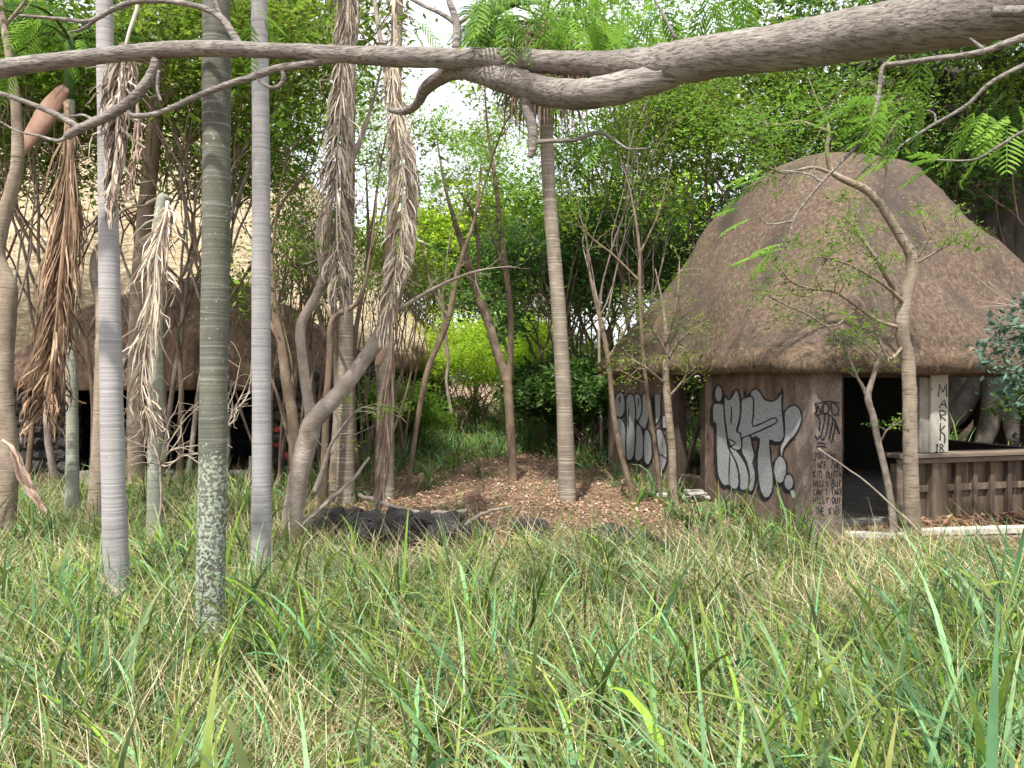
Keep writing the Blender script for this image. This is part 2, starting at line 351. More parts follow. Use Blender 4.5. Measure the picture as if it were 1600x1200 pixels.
def hf(y, x):
    h = np.interp(y, [2, 5.5, 7.5, 8.6, 14, 17], [1, .95, .72, .50, .62, 1])
    h = np.where((x > -2.2) & (x < .2) & (y > 8.2), .62, h)
    h = np.where(x < -2.2, np.maximum(h, .85), h)
    return h+.55*np.exp(-((x-3.0)/.8)**2-((y-9.0)/.6)**2)+.45*np.exp(-((x-4.6)/.7)**2-((y-8.3)/.6)**2)
def grass_field(name, label, area, n_tuft, per, Lr, wr, dens, dryf, seg=5, straws=0, seed=1):
    global rg_
    rg_ = np.random.RandomState(seed); mb = MB()
    x0, x1, y0, y1 = area
    y = y0+(y1-y0)*rg_.rand(n_tuft*4)**(1.25); half = .5+y*.72
    x = rg_.uniform(-1, 1, n_tuft*4)*half
    keep = (x > x0) & (x < x1) & (rg_.rand(n_tuft*4) < dens(x, y)) & ~hutfoot(x, y)
    x, y = x[keep][:n_tuft], y[keep][:n_tuft]; n = len(x)
    size = rg_.uniform(.45, 1.45, n)*(1+.25*snoise(x, y, 3, .8))*hf(y, x); dry = np.clip(dryf(x, y)+rg_.normal(0, .30, n), 0, 1)
    cnt = per
    X = np.repeat(x, cnt); Y = np.repeat(y, cnt); N = len(X)
    a = rg_.rand(N)*6.283; rr = np.abs(rg_.normal(0, .07, N)); X = X+np.cos(a)*rr; Y = Y+np.sin(a)*rr
    S = np.repeat(size, cnt); D = np.repeat(dry, cnt)
    col, isdry = pick(N, D)
    L = S*rg_.uniform(*Lr, N)*np.where(isdry, .85, 1); w = rg_.uniform(*wr, N)*np.where(isdry, .55, 1)
    w = w*np.interp(Y, [2, 4.5], [1.25, 1]); big = rg_.rand(N) < .13; w = np.where(big & ~isdry, w*2.0, w); L = np.where(big & ~isdry, L*1.15, L)
    lean = np.abs(rg_.normal(.22, .30, N))+np.where(isdry, .25, 0); curl = rg_.gamma(2.6, .72, N)+np.where(isdry, .5, 0)
    yaw = np.where(rg_.rand(N) < .75, a, rg_.rand(N)*6.283)
    blades(mb, X, Y, gz(X, Y)-.01, L, w, lean, curl, yaw, col*rg_.uniform(.55, 1.3, (N, 1))*np.repeat(rg_.uniform(.6, 1.3, n), cnt)[:, None], seg, rg_.uniform(0, .6, N))
    if straws:       # flattened dead stalks between the tufts
        y = y0+(y1-y0)*rg_.rand(straws*3)**1.25; x = rg_.uniform(-1, 1, straws*3)*(.5+y*.72)
        k = (x > x0) & (x < x1) & (rg_.rand(straws*3) < dens(x, y)) & ~hutfoot(x, y); x, y = x[k][:straws], y[k][:straws]; n = len(x)
        kk = rg_.rand(n)[:, None]; c = S1*(1-kk)+S3*kk; dk = rg_.rand(n) < .35; c[dk] = S2
        blades(mb, x, y, gz(x, y)+rg_.rand(n)*.22, rg_.uniform(.25, .8, n), rg_.uniform(.003, .007, n), rg_.uniform(.7, 1.45, n), rg_.normal(.2, .5, n), rg_.rand(n)*6.283, c, 4)
    o = mb.build(name, M['grass']); tag(o, label, 'grass', kind='stuff'); return o

def edge_noise(x): return .45*np.sin(x*1.1+.5)+.3*np.sin(x*2.7+2)
def dens_near(x, y):
    lim = np.interp(x, [-8, -5, -2.6, -1.6, 0, 1.5, 2.6, 3.4, 5, 8], [12.9, 12.9, 10.6, 8.7, 8.35, 8.3, 9.0, 9.1, 8.6, 8.6])+edge_noise(x)*.4
    p = np.clip((lim-y)/.6, 0, 1)
    return p*np.clip(.62+.75*snoise(x, y, 1, 1.7), .12, 1)
def dry_near(x, y):
    return np.clip(.38+.38*snoise(x, y, 7, .9)-np.where(y > 8.2, .12, 0)-np.where((x < -2) & (y > 7.5), .42, 0), .03, .93)
grass_field('tall_grass', 'tall arching green guinea grass mixed with dry straw filling the foreground', (-9, 8, 1.3, 13), 4300, 25, (.24, .66), (.007, .016), dens_near, dry_near, 5, 46000, 11)

# broad bladed clumps standing out of it
grass_field('guinea_grass_clumps', 'clumps of broad green grass blades arching out of the dry straw in the foreground', (-9, 8, 1.2, 9.4), 1900, 13, (.36, .85), (.012, .026), lambda x, y: np.clip(.5+.7*snoise(x, y, 9, 1.0), .05, 1)*(y < 9)*((x < 4) | (y < 8.3)), lambda x, y: .10+0*x, 7, 0, 19)

grass_field('dry_grass_stalks', 'thin pale dry grass stalks standing above the green foreground grass', (-8, 7, 1.6, 9), 330, 3, (.65, 1.15), (.004, .008), lambda x, y: .3+.5*snoise(x, y, 2, 1.4)+0*x, lambda x, y: 1.0+0*x, 7, 0, 23)

def dens_far(x, y):
    path = np.exp(-((x-(-.2+.08*(y-10)))/np.interp(y, [10, 14.5, 17, 19], [2.9, 2.4, 1.0, .05]))**4)
    lodge = (x < -3.2) & (y > 12.8)
    return np.clip(np.interp(y, [10, 15, 18, 21], [.12, .25, .7, 1])*(1-path), 0, 1)*np.where(lodge, 0, 1)
grass_field('meadow_grass', 'bright green long grass growing behind the brown clearing', (-6, 10, 10, 30), 5200, 18, (.35, .85), (.014, .028), dens_far, lambda x, y: np.clip(.10+.12*snoise(x, y, 2, .6)+np.where(y < 18, .4, 0), .02, .8), 4, 0, 12)
# thin sprigs across the clearing floor
grass_field('sparse_sprigs', 'thin scattered green sprigs coming up through the leaf litter of the clearing', (-4, 6, 9.4, 20), 520, 9, (.18, .42), (.005, .010), lambda x, y: np.clip(.35+.5*snoise(x, y, 4, 1.1), 0, 1), lambda x, y: .45+0*x, 4, 0, 13)

def litter():
    rg = np.random.RandomState(3); N = 52000
    y = 8.6+16*rg.rand(N)**1.5; x = rg.uniform(-.42, .72, N)*y
    k = ~hutfoot(x, y) & ~((x < -3.6) & (y > 12)); x, y = x[k], y[k]; n = len(x)
    z = gz(x, y)+rg.uniform(.004, .035, n)
    a = rg.rand(n)*6.283; L = rg.uniform(.02, .075, n)*(1+(y-9)*.03); W = L*rg.uniform(.25, .6, n)
    d = np.stack([np.cos(a), np.sin(a), rg.normal(0, .25, n)], 1); e = np.stack([-np.sin(a), np.cos(a), rg.normal(0, .4, n)], 1)
    c = np.stack([x, y, z+.01], 1); up = np.array((0, 0, 1))
    v = np.stack([c-d*L[:, None]*.5, c-e*W[:, None]*.5+up*L[:, None]*.15, c+d*L[:, None]*.5, c+e*W[:, None]*.5+up*L[:, None]*.1], 1).reshape(-1, 3)
    pal = np.array([(.34, .20, .14), (.46, .31, .23), (.22, .12, .085), (.46, .34, .25), (.40, .24, .16), (.16, .095, .07), (.52, .41, .31)])
    col = pal[rg.randint(0, len(pal), n)]*rg.uniform(.75, 1.25, (n, 1))
    o = MB().add(v, np.arange(4*n).reshape(-1, 4), None, np.repeat(col, 4, 0)).build('leaf_litter', M['litter'])
    tag(o, 'dry reddish brown fallen leaves scattered over the clearing', 'leaf litter', kind='stuff')
litter()

# ------------------------------------------------------------ stones
def ico():
    p = (1+5**.5)/2
    v = np.array([(-1, p, 0), (1, p, 0), (-1, -p, 0), (1, -p, 0), (0, -1, p), (0, 1, p), (0, -1, -p), (0, 1, -p), (p, 0, -1), (p, 0, 1), (-p, 0, -1), (-p, 0, 1)], float)
    f = [(0, 11, 5), (0, 5, 1), (0, 1, 7), (0, 7, 10), (0, 10, 11), (1, 5, 9), (5, 11, 4), (11, 10, 2), (10, 7, 6), (7, 1, 8), (3, 9, 4), (3, 4, 2), (3, 2, 6), (3, 6, 8), (3, 8, 9), (4, 9, 5), (2, 4, 11), (6, 2, 10), (8, 6, 7), (9, 8, 1)]
    v /= np.linalg.norm(v[0])
    for _ in range(2):
        v = list(map(tuple, v)); mid = {}; nf = []
        def mp(a, b):
            k = (min(a, b), max(a, b))
            if k not in mid:
                m = (np.array(v[a])+np.array(v[b]))/2; v.append(tuple(m/np.linalg.norm(m))); mid[k] = len(v)-1
            return mid[k]
        for a, b, c in f:
            x, y, z = mp(a, b), mp(b, c), mp(c, a); nf += [(a, x, z), (b, y, x), (c, z, y), (x, y, z)]
        f = nf; v = np.array(v)
    return v, np.array(f)
ICO = ico()
def stone(mb, c, s, seed, amp=.28):
    v, f = ICO; rg = np.random.RandomState(seed); off = rg.rand(3)*50
    n1 = np.array([mnoise.noise(Vector(p*1.3+off)) for p in v]); n2 = np.array([mnoise.noise(Vector(p*3.4+off)) for p in v])
    w = np.sign(v)*np.abs(v)**.75*(1+amp*n1+amp*.45*n2)[:, None]*np.array(s)
    a = rg.uniform(-.3, .3); ca, sa = math.cos(a), math.sin(a); w = w@np.array(((ca, 0, sa), (0, 1, 0), (-sa, 0, ca)))
    mb.add(w+np.array(c), None, f)
def rock_face(mb, a, b, z0, z1, sz=.2, depth=.18, seed=0):
    """courses of fitted lava stones along the line a-b"""
    a, b = np.array(a, float), np.array(b, float); d = b-a; L = np.hypot(*d); d /= L; rg = random.Random(seed); z = z0
    while z < z1:
        h = sz*rg.uniform(.75, 1.1); s = rg.uniform(-.1, .05)
        while s < L:
            w = sz*rg.uniform(.8, 1.7)
            p = a+d*min(s+w/2, L-.02)
            stone(mb, (p[0], p[1], z+h/2), (w*.54*abs(d[0])+depth*abs(d[1]), w*.54*abs(d[1])+depth*abs(d[0]), h*.56), rg.randint(0, 99999))
            s += w*.93
        z += h*.93
# ------------------------------------------------------------ thatched huts
def hut_roof(parent, O, ang, half, prof, mat, rimmat, rim_z, seed=0, nseg=120, amp=.05, ceil_z=None, aspect=1.0):
    """prof: rows (z, r as share of half, squareness exponent), from eave underside up to the apex"""
    u = np.array((math.cos(ang), math.sin(ang))); v = np.array((-u[1], u[0]))
    pr = smooth_path(prof, 64); off = seed*17.3
    th = np.arange(nseg)*2*math.pi/nseg; c, s = np.cos(th), np.sin(th)
    rings = []
    for z, r, e in pr:
        e = max(e, 2.0); k = (np.abs(c)**e+np.abs(s)**e)**(-1/e)
        x = r*half*k*c; y = r*half*aspect*k*s
        nn = np.array([mnoise.noise(Vector((a*.9+off, b*.9, z*.8)))+.35*mnoise.noise(Vector((a*3.1+off, b*3.1, z*1.4)))+.18*mnoise.noise(Vector((a*9+off, b*9, z*5))) for a, b in zip(x, y)])
        f = 1+amp*nn/max(r*half/2, .8); zz = z+amp*.5*nn
        rings.append(np.stack([O[0]+(x*u[0]+y*v[0])*f, O[1]+(x*u[1]+y*v[1])*f, zz], 1))
    rings = np.array(rings); zs = pr[:, 0]
    k = int(np.argmax((zs > rim_z) & (np.arange(len(zs)) > 3)))
    def skin(rr, top):
        m = len(rr); i = np.arange(m-1)[:, None]*nseg; j = np.arange(nseg)[None]; j2 = (j+1) % nseg
        q = np.stack([i+j, i+j2, i+nseg+j2, i+nseg+j], -1).reshape(-1, 4); vv = rr.reshape(-1, 3); t = []
        if top:
            vv = np.vstack([vv, rr[-1].mean(0)+np.array((0, 0, .02))]); e = m*nseg; t = [((m-1)*nseg+a, (m-1)*nseg+(a+1) % nseg, e) for a in range(nseg)]
        return MB().add(vv, q, t)
    roof = skin(rings[k:], True).build('roof', mat, parent, smooth=True)
    rim = skin(rings[:k+1], False)
    b = rings[0]; cz = np.vstack([b, b.mean(0)+np.array((0, 0, .12))]); rim.add(cz, None, [((a+1) % nseg, a, nseg) for a in range(nseg)])
    r = rim.build('eave_rim', rimmat, parent, smooth=True); r.parent = roof; r.location = (0, 0, 0)
    return roof

A0 = np.array((3.67, 9.4)); UU = np.array((.965, .262)); UU = UU/np.linalg.norm(UU); VV = np.array((-UU[1], UU[0])); S0 = 5.3
def W(s, t, z): p = A0+s*UU+t*VV; return np.array((p[0], p[1], z))
U3 = np.array((*UU, 0)); V3 = np.array((*VV, 0)); Z3 = np.array((0, 0, 1.0))
ZT = 2.02
hut = empty('graffitied_hut', W(2.65, 3.25, 0), 'small hut under a tall rounded brown thatch roof, walls sprayed with silver graffiti', 'hut')
hut_roof(hut, W(2.65, 3.25, 0)[:2], math.atan2(UU[1], UU[0]), 2.92,
         [(2.02, .93, 16), (1.955, .985, 16), (1.99, 1.015, 15), (2.16, 1.02, 13), (2.5, .96, 7), (3.24, .815, 4.0), (4.13, .655, 3.2), (4.85, .50, 2.8), (5.3, .37, 2.4), (5.55, .22, 2.1), (5.66, .10, 2), (5.68, .02, 2)],
         M['roof'], M['roofedge'], 2.26, 3, 160, .07, aspect=1.2)
def wallbox(name, s0, s1, t0, t1, z0, z1, mat, parent=hut, bevel=.01):
    return MB().box(W(s0, t0, z0), U3*(s1-s0), V3*(t1-t0), Z3*(z1-z0)).build(name, mat, parent, bevel=bevel)
wl1 = wallbox('wall', 0.0, .26, .345, 2.6, -.1, ZT, M['stucco'])
wl2 = wallbox('wall', 0.0, .26, 3.7, 6.5, -.1, ZT, M['stucco'])
pil = wallbox('corner_pillar', -.006, .42, -.03, .34, -.1, 2.0, M['stuccopale'], bevel=.02)
tag(pil, 'rough stucco corner pillar covered in black handwriting')
wallbox('sill', .02, .24, 2.6, 3.7, -.1, .30, M['wooddark'])
wallbox('door_post', .03, .20, 2.63, 2.80, .30, ZT, M['wooddark'])
wallbox('door_post', .03, .18, 3.52, 3.66, .30, ZT, M['wooddark'])
br = MB().tube([W(.12, 3.45, .32), W(.12, 2.95, 1.25)], .045, 6).build('brace', M['wooddark'], hut)
# back and right walls, with openings that look through to the trees
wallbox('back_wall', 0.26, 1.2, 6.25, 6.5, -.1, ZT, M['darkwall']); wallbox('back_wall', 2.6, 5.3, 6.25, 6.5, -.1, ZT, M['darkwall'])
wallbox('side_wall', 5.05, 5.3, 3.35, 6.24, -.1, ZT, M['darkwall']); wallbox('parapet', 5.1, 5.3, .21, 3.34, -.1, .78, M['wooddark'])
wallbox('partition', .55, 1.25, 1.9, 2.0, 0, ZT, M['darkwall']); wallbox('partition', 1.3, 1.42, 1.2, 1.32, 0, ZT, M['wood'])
wallbox('cupboard', .62, 1.25, 1.35, 1.85, 0, .95, M['wooddark'])
wallbox('floor_slab', .27, 5.04, .35, 6.24, -.1, .03, M['concrete'])
fr = MB(); fr.box(W(.45, .02, 1.90), U3*4.8, V3*.16, Z3*.12); fr.build('lintel', M['wooddark'], hut)
# white post with its pencilled name
wp = wallbox('painted_post', 1.78, 2.05, .0, .16, .93, ZT, M['boardpale']); tag(wp, 'whitewashed post lettered MARK 18 in black')
wallbox('side_board', 1.64, 1.775, .04, .14, .93, ZT, M['concrete'])
wallbox('post', 1.80, 2.03, .0, .14, -.1, .86, M['wood'])
wallbox('pillar', 5.08, 5.3, .0, .2, -.1, ZT, M['wood'])
# counter
ct = MB().box(W(1.25, -.07, .875), U3*3.80, V3*.36, Z3*.05).box(W(1.26, -.02, .80), U3*3.8, V3*.05, Z3*.065)
ct.build('counter_top', M['woodrail'], hut, bevel=.006)
wallbox('counter_post', 1.25, 1.38, .0, .12, -.1, .80, M['woodrail'])
MB().tube([W(1.47, -.03, .0), W(1.45, -.03, .80)], .016, 8).build('pipe', M['plank'], hut)
MB().tube([W(1.60, .2, .93), W(1.60, .2, 1.55)], .02, 8).build('pipe', M['plank'], hut)
cf = wallbox('counter_front', 1.42, 5.07, .12, .16, -.1, .80, M['wood'], bevel=0)
rs = random.Random(4); s = 2.22
while s < 4.95:
    MB().box(W(s, .045, -.1), U3*.075, V3*.075, Z3*.90).build('batten', M['wood'] if rs.random() < .6 else M['wooddark'], cf, bevel=.004); s += rs.uniform(.27, .33)
MB().box(W(1.42, .075, .42), U3*3.64, V3*.044, Z3*.085).build('cross_rail', M['wood'], cf, bevel=.004)

# -------- painting on the walls
def ray_plane(px, py, s_off=None, t_off=None, lift=0.004):
    """point of the wall seen at (px, py): on the left face (s = s_off) or the front face (t = t_off)"""
    k = (px-800)/1200; nrm = UU if s_off is not None else VV; d = A0.dot(nrm)+((s_off if s_off is not None else t_off)-lift)
    Y = d/(k*nrm[0]+nrm[1]); return np.array((k*Y, Y, H+(590-py)/1200*Y))
def crop1(x, y): return 930+x/3.902, 560+y/3.902
def paint_poly(mb, pts, **kw):
    w = [ray_plane(*p, **kw) for p in pts]
    n = len(w); loc = [Vector((p[0], p[1], 0)) for p in pts]
    tri = tessellate_polygon([loc]); mb.add(w, None, [tuple(t) for t in tri])
def ribbon(mb, pts, width, closed=False, taper=False, **kw):
    p = np.array(pts, float); n = len(p)
    width = width*(1+.22*np.sin(np.arange(n)*2.3+p[0, 0])*np.cos(np.arange(n)*.9))[:, None]
    nx = np.roll(p, -1, 0); pv = np.roll(p, 1, 0)
    if not closed: nx[-1] = p[-1]; pv[0] = p[0]
    d = nx-pv; d /= np.linalg.norm(d, axis=1)[:, None]+1e-9; e = np.stack([-d[:, 1], d[:, 0]], 1)*width/2
    if taper: e *= np.clip(np.sin(np.linspace(.25, math.pi-.25, n))*1.3, .4, 1)[:, None]
    a = [ray_plane(*q, **kw) for q in p+e]; b = [ray_plane(*q, **kw) for q in p-e]
    q = [(i, (i+1) % n, n+(i+1) % n, n+i) for i in range(n if closed else n-1)]
    mb.add(np.vstack([a, b]), q)
def closed_smooth(pts, n=None):
    p = np.array(pts, float); k = len(p); ext = np.vstack([p[-1], p, p[0], p[1]]); out = []
    for i in range(k):
        a, b, c, d = ext[i:i+4] if i+4 <= len(ext) else (ext[i], ext[i+1], ext[i+2], p[1])
        sharp = np.linalg.norm(c-b)
        for t in np.linspace(0, 1, 5)[:-1]:
            cr = .5*((2*b)+(-a+c)*t+(2*a-5*b+4*c-d)*t*t+(-a+3*b-3*c+d)*t**3); ln = b*(1-t)+c*t
            out.append(.75*cr+.25*ln)
    return out
def ell(cx, cy, rx, ry): return [(cx+rx*math.cos(a), cy+ry*math.sin(a)) for a in np.linspace(0, 2*math.pi, 14)[:-1]]
def piece(shapes, extra_lines, parent, s_off, soff=(-9, 13)):
    bk, sv, ln = MB(), MB(), MB()
    for i, sh in enumerate(shapes):
        sm = closed_smooth(sh) if len(sh) > 4 else sh
        base = [crop1(x+soff[0], y+soff[1]) for x, y in sm]; top = [crop1(*p) for p in sm]
        paint_poly(bk, base, s_off=s_off, lift=.004+.00012*i); ribbon(bk, base, 3.4, True, s_off=s_off, lift=.0052+.00012*i)
        paint_poly(sv, top, s_off=s_off, lift=.0075+.0006*i); ribbon(ln, top, 2.3, True, s_off=s_off, lift=.0078+.0006*i)
    for l_ in extra_lines: ribbon(ln, [crop1(*p) for p in smooth_path(l_, 14)], 1.7, s_off=s_off, lift=.0165, taper=True)
    g = sv.build('graffiti', M['silver'], parent); tag(g, 'silver bubble letters outlined in black spray paint')
    o = MB()
    for mb in (bk, ln):
        for a in mb.v: pass
    k = MB(); 
    for mb in (bk, ln):
        n0 = k.n; k.v += mb.v; k.c += mb.c; k.q += [x+n0 for x in mb.q]; k.t += [x+n0 for x in mb.t]; k.n += mb.n
    k.build('graffiti_outline', M['black'], parent)
main = [
 ell(752, 215, 25, 52),
 [(718, 280), (782, 280), (787, 340), (793, 410), (803, 480), (812, 545), (845, 600), (868, 670), (878, 750), (865, 795), (835, 795), (815, 772), (790, 778), (765, 752), (745, 700), (738, 560), (735, 398), (718, 392)],
 [(945, 218), (975, 185), (1000, 198), (1030, 245), (1070, 262), (1110, 245), (1140, 195), (1138, 290), (1148, 400), (1152, 470), (1135, 505), (1100, 512), (1065, 500), (1070, 600), (1085, 720), (1082, 800), (1060, 845), (1030, 848), (1005, 800), (990, 700), (988, 600), (1000, 490), (950, 480), (945, 400)],
 [(905, 480), (945, 475), (960, 540), (972, 590), (962, 640), (978, 700), (972, 780), (955, 812), (935, 800), (940, 720), (925, 640), (893, 570), (895, 500)],
 [(815, 545), (850, 552), (888, 595), (922, 655), (938, 720), (932, 790), (905, 806), (882, 792), (880, 720), (862, 640)],
 [(788, 225), (800, 240), (815, 252), (832, 235), (855, 190), (872, 205), (882, 250), (886, 310), (880, 370), (862, 440), (888, 462), (892, 548), (860, 560), (830, 540), (808, 490), (795, 400), (785, 300)],
 [(893, 250), (960, 235), (965, 330), (963, 415), (1090, 362), (1098, 396), (900, 484), (888, 456), (868, 445), (882, 380), (889, 310)],
 [(1152, 335), (1180, 297), (1215, 285), (1247, 310), (1260, 360), (1250, 410), (1225, 460), (1180, 510), (1152, 550), (1140, 605), (1135, 650), (1130, 600), (1127, 540), (1150, 490), (1155, 420)],
 ell(1128, 678, 40, 84), ell(1180, 755, 30, 50)]
piece(main, [[(828, 285), (830, 340), (826, 405)], [(1138, 170), (1130, 215), (1112, 240)], [(905, 200), (915, 235), (940, 215)], [(912, 190), (914, 210), (912, 235)], [(820, 560), (818, 640), (815, 700), (816, 772)], [(808, 492), (835, 500), (858, 515)], [(858, 515), (840, 528), (822, 532)], [(965, 470), (985, 480), (1000, 492)]], wl1, 0.0)
mt = MB(); paint_poly(mt, [crop1(*p) for p in ((1188, 800), (1212, 806), (1226, 850), (1200, 852))], s_off=0, lift=.012); mt.build('mint_patch', M['mint'], wl1)
left = [
 [(115, 270), (130, 218), (160, 205), (180, 240), (182, 320), (155, 362), (125, 345)],
 [(360, 220), (402, 220), (400, 350), (366, 410)],
 [(408, 350), (440, 350), (440, 425), (408, 425)],
 [(130, 372), (162, 368), (185, 420), (192, 520), (186, 590), (165, 600), (140, 520)],
 [(250, 400), (282, 425), (295, 500), (290, 600), (265, 627), (240, 610), (245, 500)],
 [(235, 232), (260, 214), (280, 240), (284, 330), (255, 385), (240, 330)],
 [(186, 255), (205, 216), (235, 228), (247, 320), (242, 400), (246, 480), (236, 590), (215, 622), (190, 608), (186, 500), (192, 380)],
 [(286, 222), (320, 214), (334, 240), (332, 330), (310, 425), (288, 425), (262, 388), (284, 330)],
 [(300, 442), (325, 438), (345, 500), (346, 600), (325, 648), (300, 632), (293, 560)],
 [(370, 440), (405, 436), (435, 520), (438, 620), (415, 682), (390, 672), (385, 580)]]
piece(left, [[(150, 230), (146, 250), (152, 275)], [(262, 240), (264, 265), (260, 290)], [(205, 300), (200, 360), (206, 430)], [(345, 240), (350, 320), (352, 400)], [(386, 585), (410, 592), (436, 612)], [(115, 400), (125, 480), (150, 560)]], wl2, 0.0)

GL = {'A': [[(0, 0), (.5, 1), (1, 0)], [(.2, .4), (.8, .4)]], 'B': [[(0, 0), (0, 1), (.7, .9), (.6, .6), (0, .5)], [(0, .5), (.9, .4), (.8, .05), (0, 0)]],
      'C': [[(.95, .85), (.5, 1), (.05, .6), (.1, .2), (.5, 0), (.95, .15)]], 'D': [[(0, 0), (0, 1), (.7, .85), (.95, .45), (.6, .05), (0, 0)]],
      'E': [[(.9, 1), (0, 1), (0, 0), (.9, 0)], [(0, .5), (.7, .5)]], 'H': [[(0, 0), (0, 1)], [(1, 0), (1, 1)], [(0, .5), (1, .5)]], 'I': [[(.5, 0), (.5, 1)]],
      'K': [[(0, 0), (0, 1)], [(.9, 1), (.05, .45), (.9, 0)]], 'L': [[(0, 1), (0, 0), (.8, 0)]], 'M': [[(0, 0), (.1, 1), (.5, .3), (.9, 1), (1, 0)]],
      'N': [[(0, 0), (0, 1), (1, 0), (1, 1)]], 'O': [[(.5, 1), (.05, .7), (.05, .3), (.5, 0), (.95, .3), (.95, .7), (.5, 1)]], 'R': [[(0, 0), (0, 1), (.8, .9), (.8, .6), (0, .5), (.9, 0)]],
      'T': [[(0, 1), (1, 1)], [(.5, 1), (.5, 0)]], 'U': [[(0, 1), (.05, .2), (.5, 0), (.95, .2), (1, 1)]], 'Y': [[(0, 1), (.5, .5), (1, 1)], [(.5, .5), (.4, 0)]],
      '1': [[(.2, .8), (.5, 1), (.5, 0)], [(.1, 0), (.9, 0)]], '8': [[(.5, .52), (.1, .75), (.5, 1), (.9, .75), (.5, .52), (.05, .25), (.5, 0), (.95, .25), (.5, .52)]], "'": [[(.5, 1), (.4, .75)]], '.': [[(.4, 0), (.6, .06)]]}
def write(mb, text, x0, x1, y, h, width, rg, **kw):
    """handwriting between x0 and x1 (photo pixels), base line y"""
    adv = (x1-x0)/max(len(text), 1)
    for i, ch in enumerate(text):
        sl, dy, sc = rg.uniform(-.12, .16), rg.uniform(-.8, .8), rg.uniform(.85, 1.1)
        for st in GL.get(ch, []):
            p = [(x0+adv*(i+.08+.74*a)+rg.uniform(-.35, .35)+sl*h*(b-.5), y+dy-h*sc*b+rg.uniform(-.45, .45)) for a, b in st]
            q = smooth_path(p, max(6, 3*len(p))) if ch in 'COUB8DR' else np.array([np.array(p[k])*(1-f)+np.array(p[k+1])*f for k in range(len(p)-1) for f in (0, .5)]+[p[-1]])
            ribbon(mb, q, width, **kw)
wr = MB(); rg = random.Random(9); kw = dict(t_off=-.03, lift=.004)
for text, x0, x1, y, h in (("YOU CAN", 1338, 1465, 610, 42), ("TAKE THE", 1330, 1500, 668, 44), ("KID OUTTA", 1330, 1505, 728, 44), ("HILLY BUT", 1330, 1500, 782, 40), ("CAN'T TAKE", 1328, 1512, 832, 38), ("HILLY OUT", 1330, 1500, 884, 40), ("THE KID", 1338, 1490, 952, 50)):
    (ax, ay), (bx, by) = crop1(x0, y), crop1(x1, y); write(wr, text, ax, bx, ay, h/3.902, 1.35, rg, **kw)
tagg = [[(1345, 275), (1350, 340), (1358, 285), (1375, 335), (1385, 280)], [(1390, 335), (1395, 275), (1425, 285), (1420, 330), (1395, 335)], [(1440, 270), (1445, 335), (1475, 345), (1485, 300), (1450, 270)],
        [(1335, 280), (1420, 262), (1490, 272)], [(1345, 350), (1400, 345), (1380, 470)], [(1400, 340), (1425, 350), (1405, 480)], [(1425, 345), (1450, 370), (1425, 500)], [(1445, 360), (1465, 400), (1440, 520)], [(1460, 370), (1490, 460), (1470, 420)],
        [(1340, 470), (1358, 495), (1370, 470), (1385, 500), (1400, 480)], [(1355, 520), (1380, 515), (1405, 525)], [(1350, 540), (1385, 535), (1410, 545)], [(1335, 330), (1370, 375), (1365, 440)]]
for s_ in tagg: ribbon(wr, [crop1(*p) for p in smooth_path(s_, 14)], 2.1, **kw)
wr.build('handwriting', M['black'], pil)
mk = MB(); kw = dict(t_off=0.0, lift=.004)
def crop2(x, y): return 1240+x/3.75, 560+y/3.75
for ch, x0, x1, y, h in (('M', 845, 905, 222, 68), ('A', 850, 905, 292, 60), ('R', 856, 898, 365, 66), ('1', 826, 852, 550, 48), ('8', 852, 876, 550, 48), ('.', 874, 890, 548, 30)):
    (ax, ay), (bx, by) = crop2(x0, y), crop2(x1, y); write(mk, ch, ax, bx+2, ay, h/3.75, 1.7, rg, **kw)
for s_ in ([(862, 378), (858, 425)], [(888, 395), (862, 425), (886, 450), (884, 500)], [(862, 428), (858, 480)]):
    ribbon(mk, [crop2(*p) for p in (smooth_path(s_, 8) if len(s_) > 2 else s_)], 1.8, **kw)
mk.build('handwriting', M['black'], wp)

# -------- lodge on the left: lava stone walls, dark opening, low roof
LO = (-6.35, 15.9)
lodge = empty('lava_stone_lodge', (*LO, 0), 'low lodge with reddish brown roof, black lava stone walls and wide dark opening', 'building')
hut_roof(lodge, LO, R(2), 2.75, [(1.95, .86, 6), (1.72, .95, 6), (1.72, 1.02, 6), (1.95, 1.05, 6), (2.3, 1.0, 5.5), (2.8, .86, 4.5), (3.35, .62, 3.5), (3.75, .36, 2.6), (3.92, .16, 2), (3.97, .03, 2)],
         M['roofred'], M['roofred'], 2.0, 7, 110, .10, aspect=.95)
def rockwall(name, a, b, z0, z1, parent, depth=.2, sz=.22, seed=0):
    mb = MB(); rock_face(mb, a, b, z0, z1, sz, depth, seed); w = mb.build(name, M['lava'], parent, smooth=False)
    a, b = np.array(a, float), np.array(b, float); d = (b-a)/np.hypot(*(b-a)); n_ = np.array((-d[1], d[0]))*.12
    MB().box((*(a-n_), z0), (*(b-a), 0), (*(2*n_), 0), (0, 0, z1-z0)).build('wall_core', M['mortar'], w); return w
YL = 13.5
rockwall('wall', (-9.0, YL), (-7.75, YL), -.1, 1.85, lodge, seed=1)
rockwall('wall', (-4.25, YL), (-3.65, YL), -.1, 1.85, lodge, seed=2)
rockwall('wall', (-9.0, YL+.1), (-9.0, 18.3), -.1, 1.9, lodge, seed=3); rockwall('wall', (-3.7, YL+.1), (-3.7, 18.3), -.1, 1.9, lodge, seed=4)
rockwall('wall', (-9.0, 18.3), (-3.7, 18.3), -.1, 1.9, lodge, seed=5)
MB().box((-7.6, YL-.05, -.1), (3.0, 0, 0), (0, .22, 0), (0, 0, .36)).box((-4.62, YL-.04, -.1), (.36, 0, 0), (0, .3, 0), (0, 0, .62)).build('low_wall', M['concrete'], lodge, bevel=.02)
